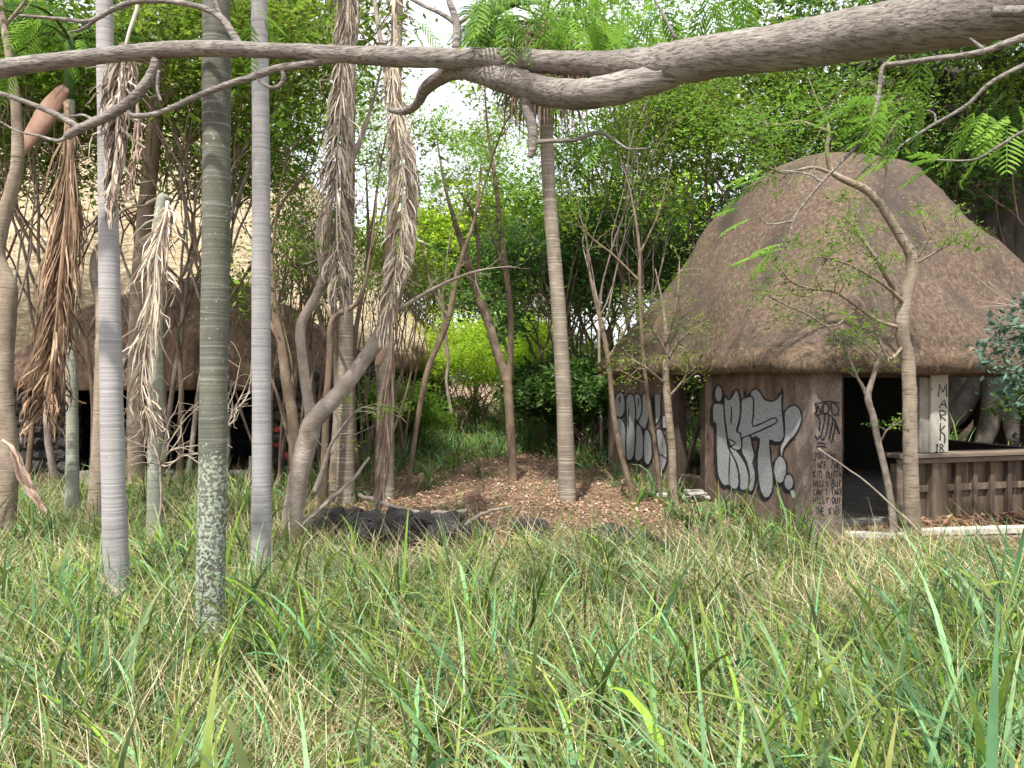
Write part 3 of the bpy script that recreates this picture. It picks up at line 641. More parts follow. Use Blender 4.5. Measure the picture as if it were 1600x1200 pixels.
MB().box((-4.30, YL-.02, -.1), (.10, 0, 0), (0, .14, 0), (0, 0, 1.95)).build('post', M['wooddark'], lodge)
rd = MB(); rgr = np.random.RandomState(2)
for (x, z, w, h_) in ((-4.02, .75, .22, .2), (-3.82, .95, .2, .16), (-4.05, 1.0, .16, .12), (-3.9, .55, .14, .14)):
    a = np.sort(rgr.rand(9))*6.28; rr = rgr.uniform(.7, 1.1, 9); pts = np.stack([x+w/2*np.cos(a)*rr, np.full(9, YL-.215), z+h_/2*np.sin(a)*rr], 1)
    rd.add(np.vstack([pts, (x, YL-.225, z)]), None, [(i, (i+1) % 9, 9) for i in range(9)])
rd.build('graffiti', M['red'], lodge)

# -------- great hall behind it, in the sun
HO = (-13.0, 28.5)
hall = empty('great_thatched_hall', (*HO, 0), 'huge hall behind the trees, its steep pale straw roof sunlit above the lodge', 'building')
hut_roof(hall, HO, R(0), 10.3, [(2.35, .95, 7), (2.05, .985, 7), (2.15, 1.015, 7), (2.6, 1.02, 6), (3.4, .96, 5), (5.9, .76, 4.2), (8.8, .545, 3.5), (10.7, .39, 3), (12.6, .22, 2.5), (13.7, .09, 2), (13.95, .02, 2)],
         M['roofpale'], M['hallrim'], 2.45, 11, 220, .16)
rockwall('wall', (-22.5, 19.0), (-3.4, 19.0), -.1, 2.3, hall, .3, .42, seed=6); rockwall('wall', (-3.4, 19.1), (-3.4, 38), -.1, 2.3, hall, .3, .42, seed=7)
rockwall('wall', (-22.5, 38), (-3.4, 38), -.1, 2.3, hall, .3, .6, seed=8); rockwall('wall', (-22.5, 19.1), (-22.5, 38), -.1, 2.3, hall, .3, .6, seed=9)

# -------- low lava edging before the clearing, loose rocks, planks, rubble
mb = MB(); rl = random.Random(8)
for px in np.arange(478, 850, 6.5):
    if px > 735 and rl.random() < .85: continue
    Y = 9.15+.12*math.sin(px*.05)+rl.uniform(-.15, .2); top = .27 if px < 700 else .16
    for _ in range(2):
        sz = rl.uniform(.09, .17); p = P(px+rl.uniform(-6, 6), 0, Y); stone(mb, (p[0], Y+rl.uniform(-.1, .1), rl.uniform(0, top-.08)), (sz*1.25, sz, sz*.85), rl.randint(0, 99999), .4)
o = mb.build('low_lava_wall', M['lava'], loc=(-1, 9.15, 0)); tag(o, 'low rough edging of black lava stones between the grass and the brown clearing', 'wall')
mb = MB()
for px in np.arange(900, 1040, 16):
    Y = 8.85+rl.uniform(-.12, .12); sz = rl.uniform(.08, .14); p = P(px, 0, Y); stone(mb, (p[0], Y, rl.uniform(-.05, .10)), (sz*1.3, sz, sz*.8), rl.randint(0, 99999), .4)
o = mb.build('low_lava_wall', M['lava'], loc=(1, 8.85, 0)); tag(o, 'sunken stretch of black lava edging half hidden in grass left of the hut', 'wall')
def rock(px, Y, s, label, seed, z=0):
    mb = MB(); p = P(px, 0, Y); g = float(gz(p[0], Y)); stone(mb, (p[0], Y, g+s[2]*.6+z), s, seed, .4)
    o = mb.build('lava_rock', M['lava'], loc=(p[0], Y, g)); tag(o, label, 'rock')
rock(292, 8.7, (.20, .16, .19), 'dark lava boulder in the grass just left of the lichen covered palm trunk', 51)
rock(545, 10.3, (.20, .16, .10), 'rounded dark rock lying on the leaf litter behind the lava edging', 52)
rock(372, 8.9, (.13, .12, .10), 'small lava rock in the grass between the two middle palm trunks', 53)
def plank(name, a, b, w, h, mat, label, cat='plank'):
    a, b = np.array(a, float), np.array(b, float); d = b-a; n_ = np.cross(d, (0, 0, 1.0)); n_ /= np.linalg.norm(n_)
    up = np.cross(n_, d); up /= np.linalg.norm(up)
    o = MB().box(a, d, n_*w, up*h).build(name, mat, loc=None, bevel=.006); tag(o, label, cat)
    return o
plank('weathered_plank', (4.62, 9.15, .03), (7.4, 9.45, .05), .14, .075, M['plank'], 'long whitewashed plank lying on the ground at the right before the hut counter')
plank('weathered_plank', (3.95, 9.15, .02), (4.72, 8.95, .03), .12, .06, M['plank'], 'short pale plank in the grass just right of the corner pillar')
plank('weathered_plank', (4.95, 8.95, .0), (7.3, 9.05, .02), .12, .05, M['woodrail'], 'grey brown plank lying in front of the long whitewashed one')
litter_m = MB(); rg2 = np.random.RandomState(9)
for k in range(2600):
    x = rg2.uniform(4.6, 7.5); t = rg2.uniform(-.75, -.02); p = W((x-3.67)/.965, 0, 0)+V3*t; h_ = .17*math.exp(-((t+.35)/.25)**2)*rg2.rand()+.02
    a = rg2.rand()*6.28; L = rg2.uniform(.02, .08); d = np.array((math.cos(a), math.sin(a), rg2.normal(0, .3)))*L; e = np.array((-math.sin(a), math.cos(a), rg2.normal(0, .3)))*L*.3
    c = np.array(((.30, .15, .09), (.20, .10, .065), (.40, .24, .16), (.12, .07, .05))[rg2.randint(4)])*rg2.uniform(.7, 1.1)
    cc = np.array((p[0], p[1], h_)); litter_m.add([cc-d, cc-e, cc+d, cc+e], [(0, 1, 2, 3)], None, c)
o = litter_m.build('leaf_heap', M['litter']); tag(o, 'heap of reddish brown leaves piled against the foot of the wooden counter', 'leaf litter', kind='stuff')
for k, (px, py, w, h_, a) in enumerate(((1062, 778, .26, .05, .3), (1078, 772, .30, .04, -.2), (1092, 768, .22, .05, .6), (1084, 783, .28, .05, .1), (1072, 790, .18, .06, -.6), (1096, 779, .25, .05, -.3), (1036, 770, .14, .07, .9), (1088, 763, .24, .04, .2))):
    Y = 11.95-.05*k; p = P(px, 0, Y); z = float(gz(p[0], Y))+.02+.035*(k % 4); d = np.array((math.cos(a), math.sin(a)*.5, .12*math.sin(k*2.1))); d /= np.linalg.norm(d)
    n_ = np.cross(d, (0, 0, 1)); n_ /= np.linalg.norm(n_); c = np.array((p[0], Y, z))
    o = MB().box(c-d*w/2-n_*.07, d*w, n_*.14, np.cross(n_, d)*h_*.8).build('broken_board', M['plank'], bevel=.008)
    tag(o, ('lowest', 'second', 'longest', 'right hand', 'front', 'small loose', 'left hand', 'topmost')[k]+' broken white board of the heap at the hut doorway gap', 'board', 'broken white boards heaped by the hut doorway')
# ------------------------------------------------------------ leaves and wood
def leaf_quads(mb, c, size, asp, rg, up=1.0, tint=None, d=None):
    n = len(c); nr = rg.normal(0, .55, (n, 3)); nr[:, 2] += up; nr /= np.linalg.norm(nr, axis=1)[:, None]
    if d is None: d = rg.normal(0, 1, (n, 3))
    d = d-nr*(d*nr).sum(1)[:, None]; d /= np.linalg.norm(d, axis=1)[:, None]+1e-9; e = np.cross(nr, d)
    L = size*(.45+rg.gamma(3.0, .22, n))[:, None]; w = L*asp
    a = c-d*L*.5; b = c-e*w*.5+d*L*.06-nr*w*.12; t = c+d*L*.5; f = c+e*w*.5+d*L*.06-nr*w*.12
    v = np.stack([a, b, t, f], 1).reshape(-1, 3)
    if tint is None: tint = rg.rand(n)
    mb.add(v, np.arange(4*n).reshape(-1, 4), None, np.repeat(np.stack([tint]*3, 1), 4, 0))

def grow(rg, wood, tips, p, d, L, r, depth, maxd, spread, up, wig):
    n = 5; pts = [p]; dd = d.copy()
    for i in range(n):
        dd = dd+rg.normal(0, wig, 3)+np.array((0, 0, up*.12)); dd /= np.linalg.norm(dd); pts.append(pts[-1]+dd*L/n)
    rad = np.linspace(r, r*.62, n+1); wood.tube(pts, rad, (9, 6, 5, 4, 3)[min(depth, 4)], cap=False, rough=.06, seed=rg.randint(9999))
    if depth >= maxd-1: tips += [(pts[k], dd) for k in (range(2, n+1) if depth == maxd else (4, n))]
    if depth >= maxd: return
    kids = rg.randint(2, 4) if depth else rg.randint(3, 5)
    for k in range(kids):
        a = k*6.283/kids+rg.uniform(-.6, .6); ref = np.cross(dd, (0.3, .1, 1)); ref /= np.linalg.norm(ref)+1e-9; r2 = np.cross(dd, ref)
        s = rg.uniform(.6, 1.3)*spread; nd = dd*math.cos(s)+(ref*math.cos(a)+r2*math.sin(a))*math.sin(s)
        at = pts[-1] if k < 2 or depth == 0 and False else pts[rg.randint(2, n)]
        grow(rg, wood, tips, at, nd/np.linalg.norm(nd), L*rg.uniform(.62, .9), r*.60, depth+1, maxd, spread, up, wig)

def make_proto(name, seed, hgt, trunk_h, r0, maxd, spread, leaf, asp, per_tip, sig, mat_l, mat_w, flat=.45, stems=1, up=.5, wig=.12, lean=.1):
    """a plant as two unlinked-to-view meshes: wood and crown; copies share them"""
    rg = np.random.RandomState(seed); wood = MB(); tips = []
    for s in range(stems):
        d = np.array((rg.normal(0, lean), rg.normal(0, lean), 1.0)); d /= np.linalg.norm(d); base = np.array((rg.normal(0, .12*(stems > 1)), rg.normal(0, .12*(stems > 1)), -.15))
        n = 7; pts = [base]; dd = d.copy()
        for i in range(n): dd = dd+rg.normal(0, wig*.45, 3); dd[2] = max(dd[2], .4); dd /= np.linalg.norm(dd); pts.append(pts[-1]+dd*(trunk_h+.15)/n)
        wood.tube(pts, np.linspace(r0*1.15, r0*.75, n+1), 9, cap=True, rough=.05, seed=seed)
        kids = 4 if stems == 1 else 2
        for k in range(kids):
            a = k*6.283/kids+rg.uniform(-.5, .5); sp = spread*rg.uniform(.5, 1.2); nd = np.array((math.cos(a)*math.sin(sp), math.sin(a)*math.sin(sp), math.cos(sp)))
            grow(rg, wood, tips, pts[-1] if k < 2 else pts[-2], nd, (hgt-trunk_h)*.36, r0*.55, 1, maxd, spread, up, wig)
        if stems == 1 and maxd >= 3:
            grow(rg, wood, tips, pts[-1], dd, (hgt-trunk_h)*.42, r0*.6, 1, maxd, spread, up, wig)
    T = np.array([t[0] for t in tips]); T = T[[mnoise.noise(Vector(q*1.1+seed)) > -.04 for q in T]]; N = len(T)
    tt = rg.rand(N)*.5                                     # each spray is a little lighter or darker
    k = np.repeat(np.arange(N), per_tip)
    off = rg.normal(0, 1, (len(k), 3))*np.array((sig, sig, sig*flat)); c = T[k]+off
    crown = MB(); leaf_quads(crown, c, leaf, asp, rg, .9, np.clip(tt[k]+rg.rand(len(k))*.5, 0, 1))
    w = wood.build('trunk', mat_w, smooth=True); cr = crown.build('crown', mat_l)
    mw, mc = w.data, cr.data; bpy.data.objects.remove(w); bpy.data.objects.remove(cr)
    return mw, mc, hgt

PR = {}
PR['koa1'] = make_proto('k1', 1, 9, 3.2, .055, 4, .50, .105, .42, 44, .28, M['leaf'], M['barkbrown'])
PR['koa2'] = make_proto('k2', 2, 9, 3.4, .050, 4, .46, .10, .40, 44, .28, M['leaf'], M['bark'])
PR['koa3'] = make_proto('k3', 3, 7, 2.2, .040, 4, .60, .09, .42, 40, .25, M['leaf'], M['barkbrown'], stems=2)
PR['airy'] = make_proto('a1', 14, 8, 3.0, .036, 4, .48, .085, .38, 38, .26, M['leaf'], M['bark'])
PR['broad1'] = make_proto('b1', 5, 9, 2.2, .13, 4, .62, .18, .42, 54, .38, M['leafdark'], M['barkbrown'], flat=.7)
PR['broad2'] = make_proto('b2', 6, 7, 1.2, .10, 4, .66, .14, .42, 30, .32, M['leafdark'], M['barkbrown'], flat=.7)
PR['lime1'] = make_proto('l1', 7, 9, 2.5, .10, 4, .60, .19, .5, 46, .40, M['leaflime'], M['barkbrown'], flat=.6)
PR['lime2'] = make_proto('l2', 8, 5, .8, .05, 4, .70, .10, .5, 24, .26, M['leaflime'], M['barkbrown'], stems=2, flat=.6)
PR['shrub'] = make_proto('s1', 9, 2.2, .25, .022, 3, .75, .075, .45, 34, .17, M['leaf'], M['barkbrown'], stems=5, flat=.8)
PR['shrubd'] = make_proto('s2', 10, 2.4, .25, .03, 3, .75, .11, .45, 34, .20, M['leafdark'], M['barkbrown'], stems=5, flat=.8)
PR['stems'] = make_proto('m1', 21, 4.6, 2.0, .028, 3, .34, .06, .42, 12, .2, M['leaf'], M['barkbrown'], stems=5, lean=.22)
KIND = dict(koa='feathery_tree', airy='slender_tree', broad='broadleaf_tree', lime='lime_green_tree', shrub='leafy_shrub', shrubd='dark_shrub', stems='sapling_clump')

def plant(kind, x, y, h, rot, label, group, cat='tree', sx=1.0, lean=(0, 0)):
    mw, mc, hh = PR[kind]; s = h/hh; nm = KIND[kind.rstrip('0123456789')]
    o = empty(nm, (x, y, float(gz(x, y))), label, cat, group)
    o.rotation_euler = (lean[0], lean[1], rot); o.scale = (s*sx, s*sx, s)
    for n_, me in (('trunk' if cat == 'tree' else 'stems', mw), ('crown' if cat == 'tree' else 'foliage', mc)):
        c = bpy.data.objects.new(n_, me); COL.objects.link(c); c.parent = o
    return o

FG = {'koa': ('feathery green', 'tree', 'feathery trees around the buildings'), 'koar': ('tall feathery green', 'tree', 'feathery trees behind the hut'),
      'broad': ('dark broad leaved', 'tree', 'dark broadleaf trees behind the hut'), 'lime': ('bright lime green', 'tree', 'lime green trees beyond the clearing'),
      'far': ('dull green', 'tree of the far wood', 'trees of the far wood'), 'shrub': ('leafy green', 'shrub', 'shrubs round the clearing'),
      'shrubd': ('dark leaved', 'shrub', 'dark shrubs behind the clearing'), 'stems': ('thin brown', 'clump of saplings', 'sapling clumps by the stone walls')}
MARKS = [(-200, 'outside the left edge'), (-60, 'at the left edge'), (20, 'behind the leaning trunk at the left edge'), (80, 'behind the slim palm with the brown frond'), (175, 'behind the first pale palm trunk'),
         (240, 'behind the slim olive palm'), (290, 'left of the lichened palm trunk'), (335, 'behind the lichened palm trunk'), (375, 'between lichened and second pale palm trunk'), (408, 'behind the second pale palm trunk'),
         (450, 'behind the foot of the forked tree'), (495, 'behind the V of the forked tree'), (540, 'behind the longest hanging frond'), (570, 'between the two long hanging fronds'), (605, 'behind the lowest hanging frond'), (642, 'right of the hanging fronds'), (690, 'by the right end of the pale hall roof'),
         (725, 'just right of the pale hall roof'), (750, 'left of the two pronged tree'), (775, 'close left of the two pronged tree'), (800, 'behind the two pronged tree'), (830, 'between the two pronged tree and ringed palm'), (860, 'close left of the ringed palm'), (885, 'behind the ringed palm'),
         (918, 'close right of the ringed palm'), (945, 'at the far corner of the graffitied hut'), (975, 'above the left end of the hut eave'), (1005, 'behind the far graffitied wall'), (1045, 'behind the saplings at the hut doorway'), (1080, 'behind the hut doorway gap'), (1125, 'over the left slope of the hut roof'),
         (1180, 'over the left shoulder of the hut roof'), (1240, 'left of the hut roof top'), (1300, 'behind the hut roof top'), (1360, 'just right of the hut roof top'), (1410, 'over the right shoulder of the hut roof'), (1470, 'over the right slope of the hut roof'), (1540, 'left of the banyan trunks'), (1610, 'beside the banyan trunks'), (1710, 'at the right edge'), (1850, 'outside the right edge')]
rf = random.Random(77); PL = []
def at(kind, grp, px, Y, h, sx=1.0, cat='tree'): PL.append((kind, grp, px, Y, h, sx, cat))
# thicket before the hall and lodge (fine leaved)
for px, Y, h, k in ((20, 11.6, 8.6, 'airy'), (90, 12.4, 9.5, 'koa2'), (-60, 12.8, 9, 'koa1'), (290, 12.2, 8.9, 'airy'), (352, 12.9, 9.2, 'koa2'), (425, 16.2, 8.6, 'airy'),
                    (175, 12.8, 8.2, 'koa3'), (268, 12.4, 8.4, 'koa3'), (140, 12.2, 8.4, 'koa2'), (60, 13.4, 8.4, 'koa3'), (-10, 13.6, 8.6, 'airy'), (330, 12.4, 9.0, 'koa3'), (250, 12.7, 9.6, 'airy'), (-30, 17.8, 10.5, 'airy'), (-120, 14, 9, 'koa2')):
    at(k, 'koa', px, Y, h)
# far right of the clearing, behind the hut
for px, Y, h, k in ((915, 19.5, 8.6, 'koa2'), (1010, 19.5, 11, 'koa1'), (1390, 22.5, 13, 'koa1'), (1480, 25, 13.5, 'koa2'), (1000, 17.2, 8.6, 'airy'), (700, 31, 12.5, 'airy'), (615, 33, 13.0, 'airy'), (940, 16.6, 8.4, 'airy'), (1150, 18.9, 10.5, 'koa1'), (1260, 18.6, 10.5, 'koa2'), (1330, 19.0, 10, 'koa1')):
    at(k, 'koar', px, Y, h)
for px, Y, h, k in ((860, 21.5, 6.8, 'broad1'), (925, 19.5, 6.4, 'broad2'), (1075, 23.5, 7.0, 'broad1'), (1245, 24.0, 10.2, 'broad2'), (1350, 25, 10.5, 'broad1'), (1460, 26, 11, 'broad2'), (905, 24.5, 7.6, 'broad2'), (1700, 17.5, 9, 'broad1')):
    at(k, 'broad', px, Y, h)
for px, Y, h, k in ((690, 34, 9.0, 'lime1'), (745, 31, 9.4, 'lime1'), (790, 36, 8.8, 'lime1'), (640, 38, 9.0, 'lime1'), (850, 33, 9.2, 'lime1'), (950, 34, 10.5, 'lime1'), (735, 23, 3.4, 'lime2'), (690, 24, 3.6, 'lime2'), (650, 25, 3.8, 'lime2'), (790, 24, 3.2, 'lime2'), (850, 25, 4.2, 'lime2'), (720, 27, 4.6, 'lime2'), (770, 26.5, 4.4, 'lime2'), (820, 28, 4.6, 'lime2'), (660, 29, 4.6, 'lime2'), (1540, 31, 9, 'lime1'), (1600, 32, 9.5, 'lime1')):
    at(k, 'lime', px, Y, h, 1.15)
for i, px in enumerate(range(-260, 1900, 105)):
    if -100 < px < 540: continue
    at('koa1' if i % 3 else 'broad1', 'far', px+rf.uniform(-25, 25), 43+rf.uniform(-3, 6), rf.uniform(9.5, 12.5) if not (520 < px < 800) else 8.8, 1.5)
for i, px in enumerate((655, 705, 745, 790, 830, 875, 930)): at('lime2', 'lime', px, 37+(i % 3), 4.6, 1.3, 'shrub')
for i, px in enumerate((760, 812, 868)): at('lime2', 'lime', px, 29, 3.0, 1.2, 'shrub')
for px, Y, h, k in ((560, 17.6, 2.0, 'shrub'), (610, 18.0, 2.3, 'shrub'), (655, 19.0, 1.5, 'shrub'), (720, 28, 1.6, 'shrub'), (835, 22, 2.0, 'shrub'), (500, 16.8, 1.8, 'shrub'), (1130, 19.5, 2.2, 'shrub')):
    at(k, 'shrub', px, Y, h, 1, 'shrub')
for px, Y, h, k in ((860, 18.5, 2.3, 'shrubd'), (915, 17.4, 2.7, 'shrubd'), (940, 18.6, 3.2, 'shrubd'), (890, 20, 3.0, 'shrubd'), (965, 20, 3.2, 'shrubd'), (1000, 19.4, 3.2, 'shrubd'), (1700, 16.5, 2.6, 'shrubd')):
    at(k, 'shrubd', px, Y, h, 1.1, 'shrub')
for px, Y, h in ((445, 12.6, 5.2), (500, 13.6, 5.6), (560, 15.0, 5.2), (640, 15.6, 5.0), (520, 16.4, 6.0), (480, 11.6, 4.6), (585, 13.2, 5.0), (420, 12.9, 4.4)):
    at('stems', 'stems', px, Y, h, .8, 'sapling')

def settle():
    seen = {}
    for e in PL:
        m = min(MARKS, key=lambda q: abs(q[0]-e[2]))[1]; ad = FG[e[1]][:2]; ad = (ad[0], 'bush' if e[6] == 'shrub' and ad[1] == 'tree' else ad[1]); seen.setdefault((ad, m), []).append(e)
    for (ad, m), es in seen.items():
        es.sort(key=lambda e: e[3]); W_ = {1: [''], 2: ['nearer ', 'farther '], 3: ['nearest ', 'middle ', 'farthest '], 4: ['nearest ', 'second nearest ', 'third nearest ', 'farthest ']}[len(es)]
        for w_, (kind, grp, px, Y, h, sx, cat) in zip(W_, es):
            x = (px-800)/1200*Y; plant(kind, x, Y, h, rf.uniform(0, 6.28), (w_+ad[0]+' '+ad[1]+' '+m), FG[grp][2], 'tree' if cat == 'sapling' else cat, sx, (rf.uniform(-.05, .05), rf.uniform(-.05, .05)))
settle()
# ------------------------------------------------------------ palms
def strip(mb, pts, w, col, side, twist=0.0, fold=True):
    """narrow leaf strip along pts"""
    pts = np.asarray(pts, float); n = len(pts); tg = np.gradient(pts, axis=0); tg /= np.linalg.norm(tg, axis=1)[:, None]+1e-9
    side = np.asarray(side, float); e = side[None]-tg*(tg*side).sum(1)[:, None]; e /= np.linalg.norm(e, axis=1)[:, None]+1e-9
    f = np.cross(tg, e); a = np.linspace(0, twist, n)[:, None]; e = e*np.cos(a)+f*np.sin(a)
    ww = (w*np.clip(np.sin(np.linspace(.35, math.pi-.06, n)), .05, 1)*.5)[:, None]
    v = np.stack([pts-e*ww, pts+e*ww], 1).reshape(-1, 3); i = np.arange(n-1)*2
    mb.add(v, np.stack([i, i+1, i+3, i+2], 1), None, col)

def green_crown(parent, top, seed, nf=8, L=2.4):
    """arching pinnate fronds, mostly above the picture"""
    rg = np.random.RandomState(seed)
    nf = 5; L = min(L, 1.8)
    for k in range(nf):
        a = k*6.283/nf+rg.uniform(-.3, .3); el = rg.uniform(.5, 1.2); t = np.linspace(0, 1, 14)
        hx = L*(np.sin(el)*t+.35*t*t); hz = L*(np.cos(el)*t-.75*t**2.2); ax = np.array((math.cos(a), math.sin(a), 0)); sd = np.array((-math.sin(a), math.cos(a), 0))
        pts = top+hx[:, None]*ax+hz[:, None]*np.array((0, 0, 1)); mb = MB(); mb.tube(pts, np.linspace(.022, .006, 14), 5, c=(.10, .14, .04))
        q = smooth_path(pts, 40)
        for i in range(4, 39):
            for s_ in (-1, 1):
                l = L*.24*math.sin(math.pi*(i/40)**.8*.95+.1); p = q[i]; tip = p+(sd*s_*.85+ax*.45)*l+np.array((0, 0, -.35*l)); midp = p+(sd*s_*.5+ax*.2)*l+np.array((0, 0, .05*l))
                strip(mb, smooth_path([p, midp, tip], 4), .028, np.array((.07, .15, .03))*rg.uniform(.8, 1.5), ax, 0)
        mb.build('frond', M['grass'], parent)

def palm(path, mat, label, crown=True, name='palm_tree', group=None, seed=0, crL=2.4, n=36, z_extra=None):
    """path rows (px, py, half width px, depth); the first row is where the trunk enters the ground"""
    w, r = pxpath(path, n); w[0, 2] = min(w[0, 2], float(gz(w[0, 0], w[0, 1]))-.05)
    base = (w[0, 0], w[0, 1], float(gz(w[0, 0], w[0, 1]))); o = empty(name, base, label, 'palm', group)
    r = r*(1+.02*np.sin(np.arange(n)*1.7)); r[:3] *= (1.12, 1.07, 1.03)
    MB().tube(w, r, 20).build('trunk', mat, o, smooth=True)
    if crown:
        g = MB().tube([w[-1]-(0, 0, .05), w[-1]+(0, 0, .45), w[-1]+(0, 0, .8)], (r[-1]*1.15, r[-1]*1.1, r[-1]*.6), 14, c=(.10, .18, .06)); g.build('crownshaft', M['grass'], o, smooth=True)
        green_crown(o, w[-1]+np.array((0, 0, .7)), seed, 8, crL)
    return o
palm([(188, 1010, 21, 6.2), (183, 930, 19, 6.2), (176, 700, 17.5, 6.2), (172, 500, 16, 6.2), (168, 250, 14, 6.2), (163, 0, 12.5, 6.2), (158, -330, 11.5, 6.2)], M['palmgrey'],
     'pale lilac grey palm trunk, leftmost of two, with a grey dead frond down it', seed=1)
palm([(328, 1100, 26, 5.2), (328, 960, 22.5, 5.2), (331, 800, 21.5, 5.2), (334, 600, 21, 5.2), (338, 300, 21, 5.2), (338, 0, 21, 5.2), (338, -500, 18, 5.2)], M['palmgreen'],
     'thick green brown palm trunk with whitish lichen on its foot, nearest of all the trunks', seed=2)
palm([(408, 960, 19, 6.9), (408, 890, 16.5, 6.9), (409, 700, 14.5, 6.9), (408, 500, 14.5, 6.9), (408, 250, 13.5, 6.9), (405, 0, 12.5, 6.9), (402, -260, 11.5, 6.9)], M['palmgrey'],
     'smooth pale lilac palm trunk just right of the lichen covered trunk', seed=3)
palm([(113, 800, 11, 9.6), (113, 700, 9, 9.6), (112, 560, 8.5, 9.6), (111, 400, 8, 9.6), (110, 240, 8, 9.6), (109, 150, 7, 9.6)], M['palmthin'], 'slim grey green palm whose brown dead frond and pink sheath hang at the far left', seed=4, crL=1.3)
palm([(241, 880, 13, 8.8), (241, 800, 11, 8.8), (243, 650, 10.5, 8.8), (244, 500, 10, 8.8), (252, 330, 9.5, 8.8), (262, 306, 8, 8.8)], M['palmthin'], 'slim olive palm carrying a bleached dead frond, between first pale and lichened trunks', crown=False)
pr = palm([(886, 800, 15, 11.8), (886, 760, 14, 11.8), (882, 640, 12.5, 11.8), (874, 500, 11.5, 11.8), (866, 400, 11, 11.8), (858, 300, 10.5, 11.8), (853, 180, 10.5, 11.8), (848, 50, 11, 11.8)], M['palmring'],
     'brown ringed palm in the clearing, leaning left, with a shaggy crown of dead fans', crown=False, seed=6, name='fan_palm')
def fan_crown(parent, top, seed):
    rg = np.random.RandomState(seed)
    sk = MB()
    for k in range(520):      # shaggy skirt of dead leaf strips
        a = rg.rand()*6.283; r0 = rg.uniform(.1, .4); z0 = top[2]+rg.uniform(-.5, .55); L = rg.uniform(.5, 1.15); o_ = np.array((math.cos(a), math.sin(a), 0))
        p0 = np.array((top[0], top[1], z0))+o_*r0*.6; p1 = p0+o_*rg.uniform(.15, .5)+np.array((0, 0, -L*.4)); p2 = p1+o_*rg.uniform(-.05, .12)+np.array((0, 0, -L*.6))
        c = np.array(((.30, .20, .13), (.42, .31, .21), (.18, .12, .08), (.50, .40, .30))[rg.randint(4)])
        strip(sk, smooth_path([p0, p1, p2], 5), rg.uniform(.018, .04), c, np.cross(o_, (0, 0, 1)), rg.uniform(-1, 1))
    sk.build('dead_skirt', M['frond'], parent)
    for k in range(20):
        a = k*2.4; el = rg.uniform(-.5, 1.25); ax = np.array((math.cos(a)*math.cos(el), math.sin(a)*math.cos(el), math.sin(el))); t0 = top+np.array((0, 0, .35)); hub = t0+ax*rg.uniform(.7, 1.0)
        mb = MB().tube([t0, (t0+hub)/2+(0, 0, .08), hub], .014, 5, c=(.12, .17, .05)); sd = np.cross(ax, (0, 0, 1)); sd /= np.linalg.norm(sd); nn = np.cross(sd, ax)
        for j in range(30):
            b = -1.9+3.8*j/29; d = ax*math.cos(b)+sd*math.sin(b); l = .75*(1-.12*abs(b))*rg.uniform(.9, 1.05)
            strip(mb, smooth_path([hub, hub+d*l*.55, hub+d*l*.85+np.array((0, 0, -.10)), hub+d*l+np.array((0, 0, -.28))], 5), .045, np.array((.09, .17, .05))*rg.uniform(.7, 1.6), np.cross(d, nn), rg.uniform(-.3, .3))
        mb.build('fan_leaf', M['grass'], parent)
fan_crown(pr, P(848, 75, 11.8), 3)
palm([(540, 790, 16, 11.4), (540, 740, 14, 11.4), (540, 600, 12.5, 11.4), (541, 480, 11, 11.4), (543, 300, 11, 11.4), (545, 60, 11, 11.4), (546, -240, 9, 11.4)], M['palmring'],
     'brown palm trunk at the heart of the tangle, behind the longest hanging frond', seed=8, crL=1.4)
palm([(603, 800, 15, 11.9), (602, 740, 14, 11.9), (603, 600, 13, 11.9), (606, 480, 10, 11.9), (614, 300, 8, 11.9), (622, 60, 7, 11.9), (624, -220, 7, 11.9)], M['palmring'],
     'brown palm trunk directly right of the tangle with two fronds hanging before it', seed=9, crL=1.4)

